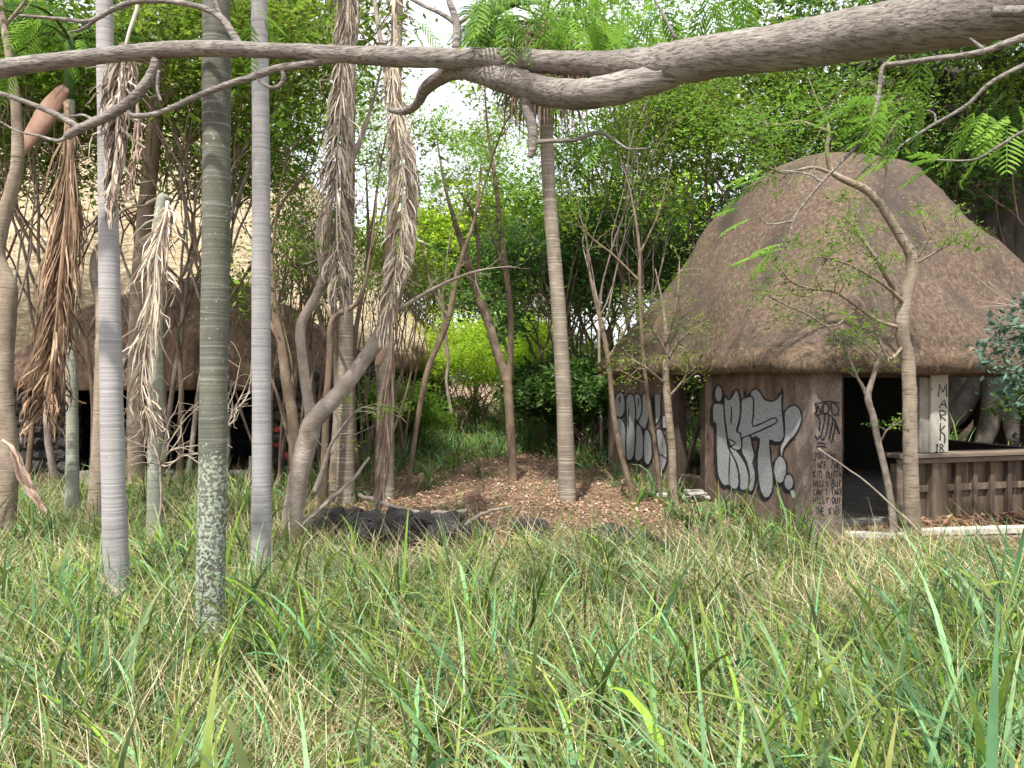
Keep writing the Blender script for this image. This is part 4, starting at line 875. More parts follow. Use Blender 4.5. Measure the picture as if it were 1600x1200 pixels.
# ------------------------------------------------------------ dead fronds
DEAD = {'brown': ((.26, .17, .11), (.44, .31, .21), (.12, .075, .048)), 'grey': ((.42, .345, .28), (.64, .56, .48), (.13, .10, .08)), 'pale': ((.52, .43, .34), (.74, .66, .56), (.17, .125, .09)), 'pink': ((.40, .28, .22), (.52, .40, .33), (.22, .15, .12))}
def dead_frond(path, label, tone, seed, spread=.5, n_leaf=170, leafL=(.5, .9), lw=(.012, .026), sheath=None, spiky=0, rw=.02, group='dead palm fronds', top_bare=.03, squeeze=1.0):
    """path rows (px, py, half width px, depth) run from the hanging point down"""
    rg = np.random.RandomState(seed); q = smooth_path(path, 40); mid = np.array([P(a, b, d) for a, b, _, d in q]); hw = q[:, 2]*q[:, 3]/1200
    o = empty('dead_palm_frond', mid[0], label, 'palm frond', group)
    MB().tube(mid[:36], np.linspace(rw, rw*.25, 36), 6, c=np.array(DEAD[tone][1])*.9).build('rachis', M['frond'], o, smooth=True)
    mb = MB(); length = np.linalg.norm(mid[-1]-mid[0]); dn = (mid[-1]-mid[0])/length
    for k in range(n_leaf):
        u = top_bare+(1-top_bare-.02)*rg.rand()**1.15; i = u*39; i0 = int(i); p = mid[i0]*(1-i+i0)+mid[min(i0+1, 39)]*(i-i0)
        L = rg.uniform(*leafL)*(1-.35*u); steps = max(2, int(L/length*39)); s_ = rg.choice((-1, 1)); amp = rg.uniform(.15, 1.0)**.8*s_
        dep = rg.uniform(-1, 1)*.6; pts = [p]
        m = 6
        for j in range(1, m+1):
            f = j/m; ii = min(i0+steps*f, 39); jj = int(ii); c = mid[jj]*(1-ii+jj)+mid[min(jj+1, 39)]*(ii-jj); over = max(0, i0+steps*f-39)/39*length
            h = hw[min(jj, 39)]; f2 = min(1, f*1.6); pts.append(c+np.array((amp*h*f2, dep*h*f2, 0))+dn*over*.55+np.array((rg.normal(0, .004), rg.normal(0, .004), 0)))
        if spiky and rg.rand() < spiky: pts = [a+np.array((s_*rg.uniform(.10, .3)*(t/m)**1.5, rg.uniform(-.1, .1)*(t/m), rg.uniform(0, .15)*(t/m))) for t, a in enumerate(pts)]
        col = np.array(DEAD[tone][rg.randint(3)])*rg.uniform(.8, 1.15)
        strip(mb, smooth_path(pts, 8), rg.uniform(*lw), col, (rg.uniform(.3, 1), rg.uniform(-.8, .8), 0), rg.uniform(-1.0, 1.0))
    mb.build('leaflets', M['frond'], o)
    if sheath is not None:
        sw, sr = pxpath(sheath, 14); sm = MB().tube(sw, sr, 14, cap=False, rough=.08, seed=seed, flat=(1, .45, 1)); so = sm.build('sheath', M['sheath'], o, smooth=True)
        so.modifiers.new("solid", 'SOLIDIFY').thickness = .012
    return o
dead_frond([(104, 160, 8, 9.3), (108, 230, 11, 9.2), (104, 330, 24, 9.1), (94, 430, 30, 9.0), (86, 520, 32, 9.0), (75, 600, 36, 9.0), (66, 655, 34, 9.0)], 'rusty brown dead frond with pink sheath hanging at the far left', 'brown', 21,
           n_leaf=520, leafL=(.7, 1.3), lw=(.012, .028), spiky=.05, rw=.035, sheath=[(103, 136, 7, 9.3), (88, 155, 14, 9.3), (66, 188, 16, 9.25), (46, 217, 13, 9.2), (28, 242, 9, 9.2)])
dead_frond([(262, 315, 6, 8.7), (258, 345, 12, 8.6), (244, 400, 20, 8.5), (240, 470, 15, 8.5), (228, 540, 20, 8.5), (222, 610, 22, 8.5), (236, 675, 13, 8.5)], 'bleached shaggy dead frond hanging between the first pale trunk and the lichened trunk', 'pale', 22,
           n_leaf=300, leafL=(.4, .95), lw=(.010, .022), spiky=.2, rw=.022, top_bare=.0)
dead_frond([(160, -330, 3, 6.2), (190, -210, 4, 6.1), (212, -90, 6, 6.0), (216, 0, 10, 6.0), (202, 50, 22, 5.95), (188, 110, 24, 5.95), (184, 170, 22, 5.95), (180, 230, 17, 5.95), (174, 300, 10, 5.95), (172, 330, 6, 5.95)], 'ragged grey brown dead frond hanging against the upper part of the first pale trunk', 'grey', 23, n_leaf=420, leafL=(.3, .7), lw=(.010, .022), spiky=.08, top_bare=.48)
dead_frond([(212, 120, 3, 9.6), (216, 190, 6, 9.6), (212, 240, 10, 9.6), (206, 262, 8, 9.6), (200, 300, 5, 9.6)], 'small curled dead frond half hidden right of the first pale trunk', 'pink', 24, n_leaf=60, leafL=(.3, .6))
dead_frond([(546, -262, 4, 11.3), (550, -190, 6, 10.2), (549, -110, 9, 9.1), (546, -30, 18, 8.4), (540, 60, 19, 8.4), (536, 110, 18, 8.4), (530, 200, 23, 8.4), (526, 300, 28, 8.4), (528, 400, 27, 8.4), (532, 480, 14, 8.4)], 'longest hanging frond, grey and rope like, in front of the brown palm in the tangle', 'grey', 25, n_leaf=950, leafL=(.5, 1.2), lw=(.008, .020), rw=.03, spiky=.06, top_bare=.25)
dead_frond([(624, -240, 3, 11.8), (622, -170, 3, 10.6), (618, -100, 3, 9.5), (616, -20, 3, 8.7), (616, 60, 5, 8.7), (614, 120, 14, 8.7), (622, 200, 20, 8.7), (630, 280, 26, 8.7), (624, 380, 27, 8.7), (612, 450, 19, 8.7), (598, 530, 9, 8.7)], 'twisted grey dead frond hanging directly right of the longest one', 'pale', 26, n_leaf=800, leafL=(.5, 1.1), lw=(.008, .020), rw=.03, spiky=.08, top_bare=.27)
dead_frond([(612, 515, 4, 9.9), (610, 570, 7, 9.9), (604, 640, 12, 9.9), (600, 700, 13, 9.9), (594, 760, 11, 9.9), (591, 792, 6, 9.9)], 'lowest hanging dead frond, reaching almost to the ground before the forked tree', 'pink', 27, n_leaf=180, leafL=(.5, 1.0), lw=(.012, .024), rw=.022,
           sheath=[(610, 508, 7, 9.9), (602, 525, 8, 9.9), (596, 550, 7, 9.9), (590, 572, 5, 9.9)])
dead_frond([(4, 688, 4, 7.9), (18, 700, 8, 7.9), (30, 730, 9, 7.9), (45, 760, 8, 7.9), (60, 785, 3, 7.9)], 'short greyish dead frond leaning at the foot of the trunk on the left edge', 'pink', 28, n_leaf=50, leafL=(.3, .5), lw=(.03, .05))

# ------------------------------------------------------------ single trees
def limb_tree(name, label, mat, limbs, leaves=None, cat='tree', group=None, seed=0, base=None, twigs=0, twig_len=.5):
    """limbs: list of pixel paths (px, py, half width px, depth); the first is the trunk. Leaves: (count per tip, sigma, size, aspect, material, share of limbs)"""
    rg = np.random.RandomState(seed); wood = MB(); tips = []
    for k, pth in enumerate(limbs):
        n = max(10, len(pth)*6); w, r = pxpath(pth, n, jit=.02, seed=seed+k)
        if k == 0 and base is None: base = (w[0, 0], w[0, 1], float(gz(w[0, 0], w[0, 1])))
        r = r*(1+rg.normal(0, .012, n))*np.interp(np.linspace(0, 1, n), [0, .75, 1], [1, 1, .3]); wood.tube(w, r, 12 if r[0] > .05 else 7, cap=True, rough=.04, seed=seed+k)
        if k:
            for i in range(n//3, n, 2): tips.append((w[i], w[i]-w[i-1], r[i]))
    tp = []
    for p, d, r_ in tips:
        for _ in range(twigs):
            dd = d/np.linalg.norm(d)+rg.normal(0, .6, 3); dd /= np.linalg.norm(dd); q = [p]
            for j in range(4): dd = dd+rg.normal(0, .28, 3); dd /= np.linalg.norm(dd); q.append(q[-1]+dd*twig_len*rg.uniform(.5, 1)/4)
            wood.tube(q, np.linspace(max(.004, min(.008, r_*.5)), .0025, 5), 4, cap=False); tp += q[2:]
    o = empty(name, base, label, cat, group)
    wood.build('trunk' if cat == 'tree' else 'branches', mat, o, smooth=True)
    if leaves:
        cnt, sig, size, asp, lm, share = leaves; src = np.array([t for t in (tp if tp else [t[0] for t in tips])]); src = src[rg.rand(len(src)) < share]
        k = np.repeat(np.arange(len(src)), cnt); c = src[k]+rg.normal(0, 1, (len(k), 3))*np.array((sig, sig, sig*.5)); mb = MB(); leaf_quads(mb, c, size, asp, rg, 1.0, np.clip(rg.rand(len(src))[k]*.5+rg.rand(len(k))*.5, 0, 1))
        mb.build('foliage', lm, o)
    return o
limb_tree('forked_tree', 'pale grey tree forking low into a V, just right of the right hand pale palm', M['bark'],
 [[(447, 880, 19.8, 8.6), (455, 820, 16.7, 8.6), (468, 740, 16, 8.6), (480, 690, 16.7, 8.6), (492, 655, 15.2, 8.6), (525, 620, 12.9, 8.7), (560, 575, 12.2, 8.8), (596, 520, 12.2, 8.9), (612, 470, 11.4, 9.0), (634, 400, 10.6, 9.1), (642, 320, 9.88, 9.2), (640, 240, 8.36, 9.3), (622, 180, 7.6, 9.4), (600, 90, 6.84, 9.5), (585, 0, 6.08, 9.6), (570, -120, 4.56, 9.8)],
  [(488, 675, 11.4, 8.6), (484, 640, 9.12, 8.6), (474, 570, 7.98, 8.6), (470, 510, 7.98, 8.6), (490, 470, 7.6, 8.6), (505, 430, 6.84, 8.6), (498, 370, 6.08, 8.6), (515, 310, 5.7, 8.6), (545, 260, 5.32, 8.7), (570, 200, 4.56, 8.8), (590, 130, 3.8, 8.9), (610, 40, 3.8, 9)],
  [(604, 500, 4.56, 8.9), (630, 480, 3.8, 8.8), (680, 450, 3.04, 8.7), (740, 425, 2.13, 8.6), (800, 415, 1.22, 8.5)],
  [(492, 770, 5.32, 8.6), (505, 735, 4.56, 8.55), (520, 690, 2.28, 8.5), (560, 640, 1.98, 8.4), (590, 640, 1.14, 8.3)]],
 (14, .10, .05, .42, M['leaf'], .5), seed=31, twigs=1, twig_len=.6)
limb_tree('leaning_tree', 'light brown trunk cut by the left edge of the photo, bent at its middle', M['barkpale'],
 [[(12, 900, 17.6, 8.2), (8, 820, 15.2, 8.2), (14, 720, 14.4, 8.2), (6, 620, 13.6, 8.2), (8, 530, 13.6, 8.2), (12, 450, 12.8, 8.2), (-4, 400, 11.2, 8.2), (6, 340, 10.4, 8.2), (20, 290, 9.6, 8.2), (28, 240, 8.8, 8.2), (22, 140, 7.2, 8.2), (5, 30, 6.4, 8.2), (-10, -100, 5.6, 8.2),
  (-14, -140, 3, 8.2)],
  [(8, 40, 3, 8.2), (40, 0, 2.4, 8.2), (70, -60, 2, 8.2)]], (10, .12, .05, .42, M['leaf'], .6), seed=32, twigs=1)
limb_tree('ring_barked_tree', 'buff ring barked trunk curving up beside the first pale palm, behind it', M['barkpale'],
 [[(146, 880, 16, 8.9), (150, 800, 13, 8.9), (156, 680, 11, 8.9), (158, 560, 9, 9), (156, 480, 7, 9.1), (146, 430, 6, 9.2), (150, 395, 5.5, 9.3), (166, 370, 5, 9.4), (190, 330, 4, 9.6), (230, 320, 3, 9.7)],
  [(230, 320, 4, 9.7), (250, 312, 5, 9.3), (262, 320, 4, 9.1)]], seed=33)
limb_tree('tall_grey_tree', 'tall pale tree leaning right between the first pale palm and the lichened palm', M['barkpale'],
 [[(214, 780, 13, 12.3), (212, 640, 12, 12.3), (214, 480, 11, 12.3), (222, 380, 11, 12.3), (232, 290, 12, 12.3), (240, 210, 12, 12.3), (252, 120, 11, 12.3), (268, 20, 10, 12.3), (280, -120, 9, 12.3)],
  [(244, 190, 5, 12.3), (265, 150, 4, 12.2), (300, 110, 3, 12), (312, 70, 2, 12)], [(236, 160, 4, 12.3), (225, 100, 3, 12.2), (222, 30, 2, 12)]], (14, .16, .07, .42, M['leaf'], .8), seed=34, twigs=2, twig_len=.8)
limb_tree('pronged_tree', 'brown tree with a low two pronged fork in the middle of the clearing', M['barkbrown'],
 [[(801, 765, 8.5, 14.5), (801, 740, 7.65, 14.5), (798, 680, 7.22, 14.5), (794, 610, 7.22, 14.5), (790, 588, 7.65, 14.5), (775, 545, 7.22, 14.5), (762, 500, 6.8, 14.6), (742, 450, 6.8, 14.7), (728, 400, 5.95, 14.8), (712, 350, 5.1, 14.9), (695, 290, 4.25, 15), (680, 200, 3.4, 15)],
  [(794, 600, 5.95, 14.5), (797, 570, 5.1, 14.5), (798, 500, 4.67, 14.5), (790, 420, 4.25, 14.5), (780, 350, 3.82, 14.6), (775, 290, 3.4, 14.6), (762, 200, 2.55, 14.7), (755, 100, 2.55, 14.8)],
  [(742, 450, 3.4, 14.7), (748, 400, 2.98, 14.7), (740, 340, 2.55, 14.7), (720, 300, 1.7, 14.7)], [(790, 430, 2.55, 14.5), (770, 370, 1.7, 14.4), (758, 330, 1.27, 14.4)]], (12, .2, .075, .42, M['leaf'], .6), seed=35, twigs=2, twig_len=.8)
for k, (pth, lab, mt_) in enumerate((
  ([(470, 790, 9.35, 10.6), (462, 740, 8.5, 10.6), (458, 660, 8.5, 10.6), (448, 600, 8.07, 10.6), (440, 540, 6.8, 10.6), (428, 480, 5.95, 10.6), (424, 400, 4.25, 10.6), (415, 300, 3.4, 10.6)], 'reddish brown stem bending left behind the right hand pale palm', 'barkbrown'),
  ([(502, 800, 7.65, 10.9), (506, 740, 5.95, 10.9), (510, 640, 5.52, 10.9), (515, 560, 5.1, 10.9), (520, 500, 4.67, 10.9), (560, 470, 3.82, 10.9), (578, 400, 2.98, 10.9), (590, 300, 2.55, 10.9)], 'thin brown stem with an elbow, rising inside the V of the forked tree', 'barkbrown'),
  ([(522, 780, 10.2, 11.6), (525, 720, 9.35, 11.6), (530, 640, 9.35, 11.6), (528, 560, 7.65, 11.6), (522, 480, 5.95, 11.6), (505, 400, 4.25, 11.6)], 'yellowish flaking trunk low in the tangle behind the forked tree', 'barkpale'),
  ([(632, 790, 3.4, 12.6), (640, 740, 3.4, 12.6), (652, 660, 4.25, 12.6), (668, 580, 4.67, 12.6), (700, 500, 5.1, 12.6), (716, 420, 4.25, 12.6), (742, 340, 3.4, 12.6), (752, 250, 2.55, 12.6)], 'dark sapling leaning right over the edge of the clearing', 'barkbrown'),
  ([(560, 760, 4.25, 12), (552, 640, 4.25, 12), (556, 520, 3.82, 12), (575, 400, 3.4, 12), (572, 260, 2.98, 12)], 'straight thin stem between the two brown palm trunks', 'barkbrown'),
  ([(820, 640, 3.4, 21), (810, 600, 2.98, 21), (790, 540, 2.55, 21), (775, 480, 2.55, 21), (740, 400, 2.55, 21)], 'pale thin leaning stem far behind the two pronged tree', 'bark'),
  ([(706, 650, 2.98, 20), (698, 600, 2.55, 20), (700, 560, 2.55, 20), (690, 480, 2.55, 20), (676, 400, 2.12, 20)], 'whitish thin stem standing before the right end of the pale roof', 'bark'))):
    top = pth[-1]; e1 = [(pth[-2][0], pth[-2][1], top[2]*.7, top[3]), (top[0]+30, top[1]-40, top[2]*.5, top[3]-.2), (top[0]+60, top[1]-90, 1.2, top[3]-.3)]; m_ = len(pth)//2
    e2 = [(pth[m_][0], pth[m_][1], pth[m_][2]*.6, pth[m_][3]), (pth[m_][0]-28, pth[m_][1]-60, pth[m_][2]*.4, pth[m_][3]+.2), (pth[m_][0]-45, pth[m_][1]-140, 1.2, pth[m_][3]+.3)]
    limb_tree('thin_tree', lab, M[mt_], [pth, e1, e2], (12, .17, .07, .42, M['leaf'], .7), seed=50+k, twigs=1, twig_len=.7, group='thin trees of the tangle')
# saplings before the hut
limb_tree('sapling', 'slim brown sapling growing straight up before the far graffitied wall', M['barkbrown'],
 [[(1036, 800, 3.58, 11.6), (1024, 700, 3.25, 11.6), (1012, 620, 3.25, 11.6), (1004, 540, 2.93, 11.6), (1000, 460, 2.93, 11.6), (998, 380, 2.6, 11.6), (985, 300, 1.95, 11.6), (965, 230, 1.62, 11.6)],
  [(1000, 440, 1.95, 11.6), (960, 400, 1.56, 11.6), (915, 360, 1.3, 11.6), (900, 300, 1.04, 11.6)], [(1010, 600, 1.3, 11.6), (980, 585, 1.04, 11.5), (965, 575, 0.65, 11.5)], [(998, 400, 1.95, 11.6), (1030, 330, 1.3, 11.6), (1050, 250, 0.975, 11.6)]], (10, .14, .055, .42, M['leaf'], .6), seed=61, twigs=1)
limb_tree('sapling', 'pale barked sapling in front of the doorway gap between the two graffitied walls', M['barkpale'],
 [[(1056, 800, 7.5, 11.2), (1052, 760, 6.38, 11.2), (1050, 700, 6, 11.2), (1044, 640, 6, 11.2), (1040, 580, 5.25, 11.2), (1042, 540, 3.75, 11.2), (1036, 480, 3, 11.2), (1024, 420, 2.25, 11.2)],
  [(1044, 560, 3, 11.2), (1030, 530, 1.95, 11.1), (1010, 500, 1.5, 11), (996, 470, 1.05, 11)], [(1044, 560, 3, 11.2), (1064, 530, 1.95, 11.1), (1090, 510, 1.35, 11)], [(1040, 600, 2.25, 11.2), (1010, 575, 1.5, 11), (985, 560, 1.05, 11)], [(1046, 620, 2.25, 11.2), (1070, 590, 1.65, 11), (1078, 560, 1.12, 10.9)], [(1040, 540, 3, 11.2), (1058, 470, 2.25, 11), (1062, 400, 1.5, 11)]],
 (12, .12, .042, .42, M['leaf'], .75), seed=62, twigs=2, twig_len=.45)
limb_tree('sapling', 'small bent sapling at the left foot of the far graffitied wall', M['barkbrown'],
 [[(994, 800, 6, 11.9), (985, 760, 5, 11.9), (968, 700, 4.5, 11.9), (958, 640, 4, 11.9), (950, 560, 4, 11.9), (938, 500, 3.5, 11.9), (922, 430, 3, 11.9), (915, 350, 2, 11.9)], [(950, 560, 2.5, 11.9), (975, 520, 2, 11.8), (990, 470, 1.4, 11.8)]], (16, .17, .06, .42, M['leafdark'], .8), seed=63, twigs=1, twig_len=.5)
limb_tree('ring_barked_tree', 'pale ring barked tree standing before the hut counter, bending left over the roof', M['barkpale'],
 [[(1426, 860, 13.6, 8.8), (1425, 800, 11.9, 8.8), (1422, 700, 11, 8.8), (1421, 620, 10.6, 8.8), (1418, 560, 10.2, 8.8), (1410, 520, 9.78, 8.8), (1414, 470, 9.35, 8.8), (1424, 430, 8.92, 8.8), (1424, 400, 8.5, 8.8), (1410, 375, 7.22, 8.8), (1392, 345, 6.8, 8.8), (1372, 315, 6.38, 8.8), (1350, 295, 5.95, 8.8), (1326, 284, 5.52, 8.8), (1300, 268, 4.67, 8.8), (1292, 235, 4.25, 8.75), (1294, 195, 3.82, 8.7), (1278, 160, 2.98, 8.7), (1262, 120, 2.55, 8.7)],
  [(1310, 275, 3.4, 8.8), (1270, 262, 2.55, 8.7), (1225, 270, 2.04, 8.6), (1190, 255, 1.27, 8.5)], [(1293, 205, 2.55, 8.7), (1250, 190, 2.04, 8.6), (1210, 195, 1.53, 8.5), (1160, 180, 1.02, 8.4)], [(1294, 190, 2.55, 8.7), (1340, 165, 2.04, 8.6), (1400, 160, 1.36, 8.5)], [(1372, 315, 3.4, 8.8), (1385, 270, 2.55, 8.7), (1380, 230, 2.04, 8.6), (1400, 190, 1.36, 8.5)],
  [(1405, 510, 5.95, 8.8), (1400, 460, 5.1, 8.8), (1384, 430, 4.25, 8.7), (1366, 400, 3.4, 8.6), (1340, 360, 2.55, 8.6), (1325, 320, 2.12, 8.6)],
  [(1406, 512, 3.4, 8.8), (1370, 500, 2.89, 8.7), (1320, 465, 2.55, 8.6), (1300, 455, 2.21, 8.5), (1270, 452, 2.04, 8.5), (1240, 442, 1.87, 8.4), (1222, 420, 1.7, 8.4), (1222, 390, 1.27, 8.4)],
  [(1415, 476, 3.4, 8.8), (1385, 448, 2.55, 8.6), (1340, 420, 2.04, 8.5), (1300, 405, 1.7, 8.5), (1262, 400, 1.19, 8.4)],
  [(1276, 452, 2.04, 8.5), (1276, 430, 1.7, 8.5), (1295, 400, 1.53, 8.5), (1310, 370, 1.27, 8.5), (1330, 350, 1.02, 8.5)],
  [(1340, 480, 2.12, 8.7), (1300, 510, 1.7, 8.5), (1260, 490, 1.53, 8.4), (1215, 470, 1.27, 8.3), (1170, 440, 1.02, 8.2)],
  [(1434, 410, 2.55, 8.8), (1460, 395, 1.87, 8.7), (1490, 375, 1.36, 8.6), (1500, 340, 1.02, 8.6)], [(1434, 402, 2.12, 8.8), (1450, 370, 1.7, 8.7), (1440, 345, 1.27, 8.7)],
  [(1412, 540, 2.55, 8.8), (1390, 560, 1.7, 8.6), (1370, 530, 1.36, 8.5), (1345, 510, 1.02, 8.4)]],
 (18, .09, .042, .4, M['leafvivid'], .75), seed=64, twigs=1, twig_len=.38)
limb_tree('sapling', 'thin grey sapling with light green sprigs before the dark hut opening', M['bark'],
 [[(1397, 850, 6.8, 9.0), (1394, 800, 5.52, 9.0), (1384, 740, 5.1, 9.0), (1372, 690, 5.1, 9.0), (1364, 650, 5.1, 9.0), (1356, 620, 5.1, 9.0), (1364, 590, 3.82, 9.0), (1372, 560, 3.4, 9.0), (1376, 520, 2.55, 9.0), (1370, 480, 2.12, 9.0), (1350, 430, 1.7, 9)],
  [(1356, 622, 3.4, 9.0), (1346, 600, 2.55, 9.0), (1340, 590, 2.04, 9.0), (1322, 550, 1.7, 8.9), (1300, 520, 1.27, 8.8), (1262, 480, 1.02, 8.7)], [(1372, 555, 2.55, 9), (1350, 535, 1.7, 8.9), (1322, 524, 1.27, 8.8)], [(1376, 690, 1.7, 9), (1386, 672, 1.36, 8.9), (1398, 664, 1.02, 8.9)]],
 (12, .06, .034, .45, M['leafvivid'], .7), seed=65, twigs=1, twig_len=.25)
# banyan
def banyan():
    rg = np.random.RandomState(71); c = np.array((12.6, 19.6)); o = empty('banyan_tree', (*c, 0), 'huge dark banyan with fused trunks and flaring roots behind the right side of the hut', 'tree'); wood = MB()
    for k in range(22):
        a = k*6.283/22+rg.uniform(-.15, .15); r = rg.uniform(.75, 1.25); p = c+np.array((math.cos(a), math.sin(a)))*r*.72; R0 = rg.uniform(.16, .34)
        far = rg.uniform(2.0, 3.8); q = c+np.array((math.cos(a+rg.uniform(-.15, .15)), math.sin(a)))*far
        wood.tube(smooth_path([(*q, -.15), (*(q*.7+p*.3), .25), (*(q*.35+p*.65), .8), (*(q*.1+p*.9), 1.7), (*p, 3), (*(p+rg.normal(0, .1, 2)), 5), (*(c*.3+p*.7), 7.5), (*(c-(p-c)*.2+rg.normal(0, .3, 2)), 9)], 26),
                  np.interp(np.linspace(0, 1, 26), [0, .12, .3, .6, 1], [.05, .11, R0*.8, R0, R0*.8]), 10, rough=.06, seed=k)
    wood.tube([(*c, 0), (*c, 9)], .72, 16)
    for k in range(12):
        a = k*.56+rg.uniform(-.2, .2); L = rg.uniform(3.5, 6); ax = np.array((math.cos(a), math.sin(a), .35)); s0 = np.array((*c, rg.uniform(8.0, 9.4)))
        wood.tube(smooth_path([s0, s0+ax*L*.4+(0, 0, .3), s0+ax*L*.75, s0+ax*L+(0, 0, .6)], 14), np.linspace(.32, .08, 14), 9, rough=.05, seed=90+k)
    wood.build('trunk', M['banyan'], o, smooth=True)
    n = 300; a = rg.rand(n)*6.283; rr = np.sqrt(rg.rand(n))*6.6; T = np.stack([c[0]+np.cos(a)*rr, c[1]+np.sin(a)*rr, 11.0-.02*rr**2+rg.normal(0, 1.3, n)], 1)
    k = np.repeat(np.arange(n), 80); cc = T[k]+rg.normal(0, 1, (len(k), 3))*np.array((.5, .5, .3)); mb = MB(); leaf_quads(mb, cc, .17, .45, rg, .9, np.clip(rg.rand(n)[k]*.5+rg.rand(len(k))*.5, 0, 1)); mb.build('crown', M['leafdark'], o)
banyan()
# blue green bush at the right edge
def edge_bush():
    rg = np.random.RandomState(81); o = empty('overhanging_shrub', (7.25, 9.0, 0), 'blue green leafy shrub reaching in from the right edge before the hut roof', 'shrub'); wood = MB(); tips = []
    root = np.array((7.5, 8.9, -.1)); wood.tube(smooth_path([root, root+(.05, 0, 1.0), root+(-.05, 0, 2.0), root+(-.2, 0, 3.1)], 12), np.linspace(.05, .025, 12), 8)
    for px, py in ((1548, 570), (1565, 545), (1580, 600), (1595, 520), (1555, 515), (1600, 580), (1612, 550), (1570, 585), (1630, 600), (1605, 480), (1540, 545), (1590, 625), (1640, 500), (1580, 490), (1568, 610)):
        e = P(px, py, 8.75+rg.uniform(-.3, .3)); s0 = root+np.array((-.05, 0, rg.uniform(1.4, 2.8))); m_ = (s0+e)/2+np.array((0, 0, .15)); q = smooth_path([s0, m_, e], 10)
        wood.tube(q, np.linspace(.012, .004, 10), 5); tips += [x for x in q[4:]]+[e]*3
    for px, py in ((1520, 480), (1545, 440), (1510, 420), (1530, 470)): e = P(px, py, 8.8); q = smooth_path([root+(-.1, 0, 2.6), P(1600, 480, 8.8), e], 10); wood.tube(q, np.linspace(.01, .003, 10), 5)
    wood.build('stems', M['twig'], o, smooth=True); T = np.array(tips); k = np.repeat(np.arange(len(T)), 9); c = T[k]+rg.normal(0, .075, (len(k), 3)); mb = MB(); leaf_quads(mb, c, .085, .5, rg, .8); mb.build('foliage', M['leafblue'], o)
edge_bush()

# bare twiggy bush in front of the lodge
def bare(label, px, py, Y, seed, ends, r=.010):
    rg = np.random.RandomState(seed); b = P(px, py, Y); g = np.array((b[0]-.25, Y, float(gz(b[0], Y))-.03)); o = empty('bare_bush', g, label, 'bush'); mb = MB(); mb.tube(smooth_path([g, (g+b)/2+(.12, 0, 0), b], 8), np.linspace(r*1.5, r, 8), 6)
    for ex, ey in ends:
        e = P(ex, ey, Y+rg.uniform(-.4, .4)); q = [b]; 
        for t in (.25, .5, .75, 1): q.append(b*(1-t)+e*t+rg.normal(0, .035, 3))
        q = smooth_path(q, 12); mb.tube(q, np.linspace(r, .003, 12), 5)
        for i in range(3, 12, 2):
            d = (q[i]-q[i-1]); d = d/np.linalg.norm(d)+rg.normal(0, .6, 3); d /= np.linalg.norm(d); p = [q[i]]
            for j in range(3): d = d+rg.normal(0, .3, 3); d /= np.linalg.norm(d); p.append(p[-1]+d*rg.uniform(.05, .12))
            mb.tube(p, (.0035, .003, .0025, .002), 4)
    mb.build('branches', M['twig'], o)
bare('leafless twiggy bush before the dark lodge opening, left of the lichened trunk', 250, 726, 8.4, 91, ((330, 600), (325, 670), (300, 640), (205, 640), (212, 715), (330, 700), (280, 600), (215, 690), (322, 720)))
bare('leafless twigs between the lichened trunk and the right hand pale palm, before the lodge', 352, 668, 8.0, 92, ((388, 590), (380, 560), (395, 620), (350, 600), (372, 640), (396, 575)))
for k, (pa, lab) in enumerate((([(425, 880, 5, 8.4), (470, 820, 4.5, 8.6), (500, 792, 4, 8.8), (545, 755, 3, 9.0), (578, 715, 2, 9.2)], 'pale fallen branch propped against the lava edging right of the forked tree'),
   ([(560, 772, 3.5, 10.2), (610, 790, 4, 9.8), (660, 802, 4, 9.6), (730, 800, 3, 9.6)], 'crooked grey branch lying on the litter behind the lava edging'),
   ([(700, 850, 3.5, 8.9), (735, 815, 3.5, 9.1), (760, 800, 2.5, 9.3), (800, 792, 1.5, 9.5)], 'short bleached branch sticking out at the right end of the lava edging'),
   ([(1010, 720, 2.5, 8.7), (1240, 705, 2.5, 8.8), (1340, 745, 3, 8.9), (1430, 795, 3, 8.9)], 'long thin dead branch leaning across the hut corner pillar'))):
    if k == 3: pa = [(1278, 700, .9, 8.9), (1318, 728, 1.1, 8.85), (1352, 752, 1.4, 8.8), (1405, 800, 1.7, 8.75), (1440, 835, 2, 8.7)]
    w, r = pxpath(pa, 16, .3, k); o = MB().tube(w, np.maximum(r, .006), 7, rough=.1, seed=k).build('fallen_branch', M['twig'], loc=w[0], smooth=True); tag(o, lab, 'branch')

# ------------------------------------------------------------ the great bough across the top
def feathery(mb, p, d, L, rg, npair=9, pin=.30, wd=.016, tint=None):
    """one bipinnate leaf: rachis and pairs of long pinnae"""
    d = d/np.linalg.norm(d); up = np.array((0, 0, 1.0)); sd = np.cross(d, up); sd /= np.linalg.norm(sd)+1e-9; t = np.linspace(0, 1, 8)
    ax = p+np.outer(t*L, d)+np.outer(-.25*L*t**2, up); q = smooth_path(ax, npair+3); tn = rg.rand() if tint is None else tint
    strip(mb, ax, .004, (tn*.5,)*3, sd)
    for i in range(2, npair+2):
        for s_ in (-1, 1):
            l = L*pin*math.sin(math.pi*min(.95, (i/(npair+3))*.9+.12)); e = sd*s_*.8+d*.55+up*rg.uniform(-.25, .05); e /= np.linalg.norm(e)
            strip(mb, [q[i], q[i]+e*l*.35, q[i]+e*l*.7-up*l*.04, q[i]+e*l-up*l*.12], wd, (np.clip(tn+rg.uniform(-.2, .2), 0, 1),)*3, d)
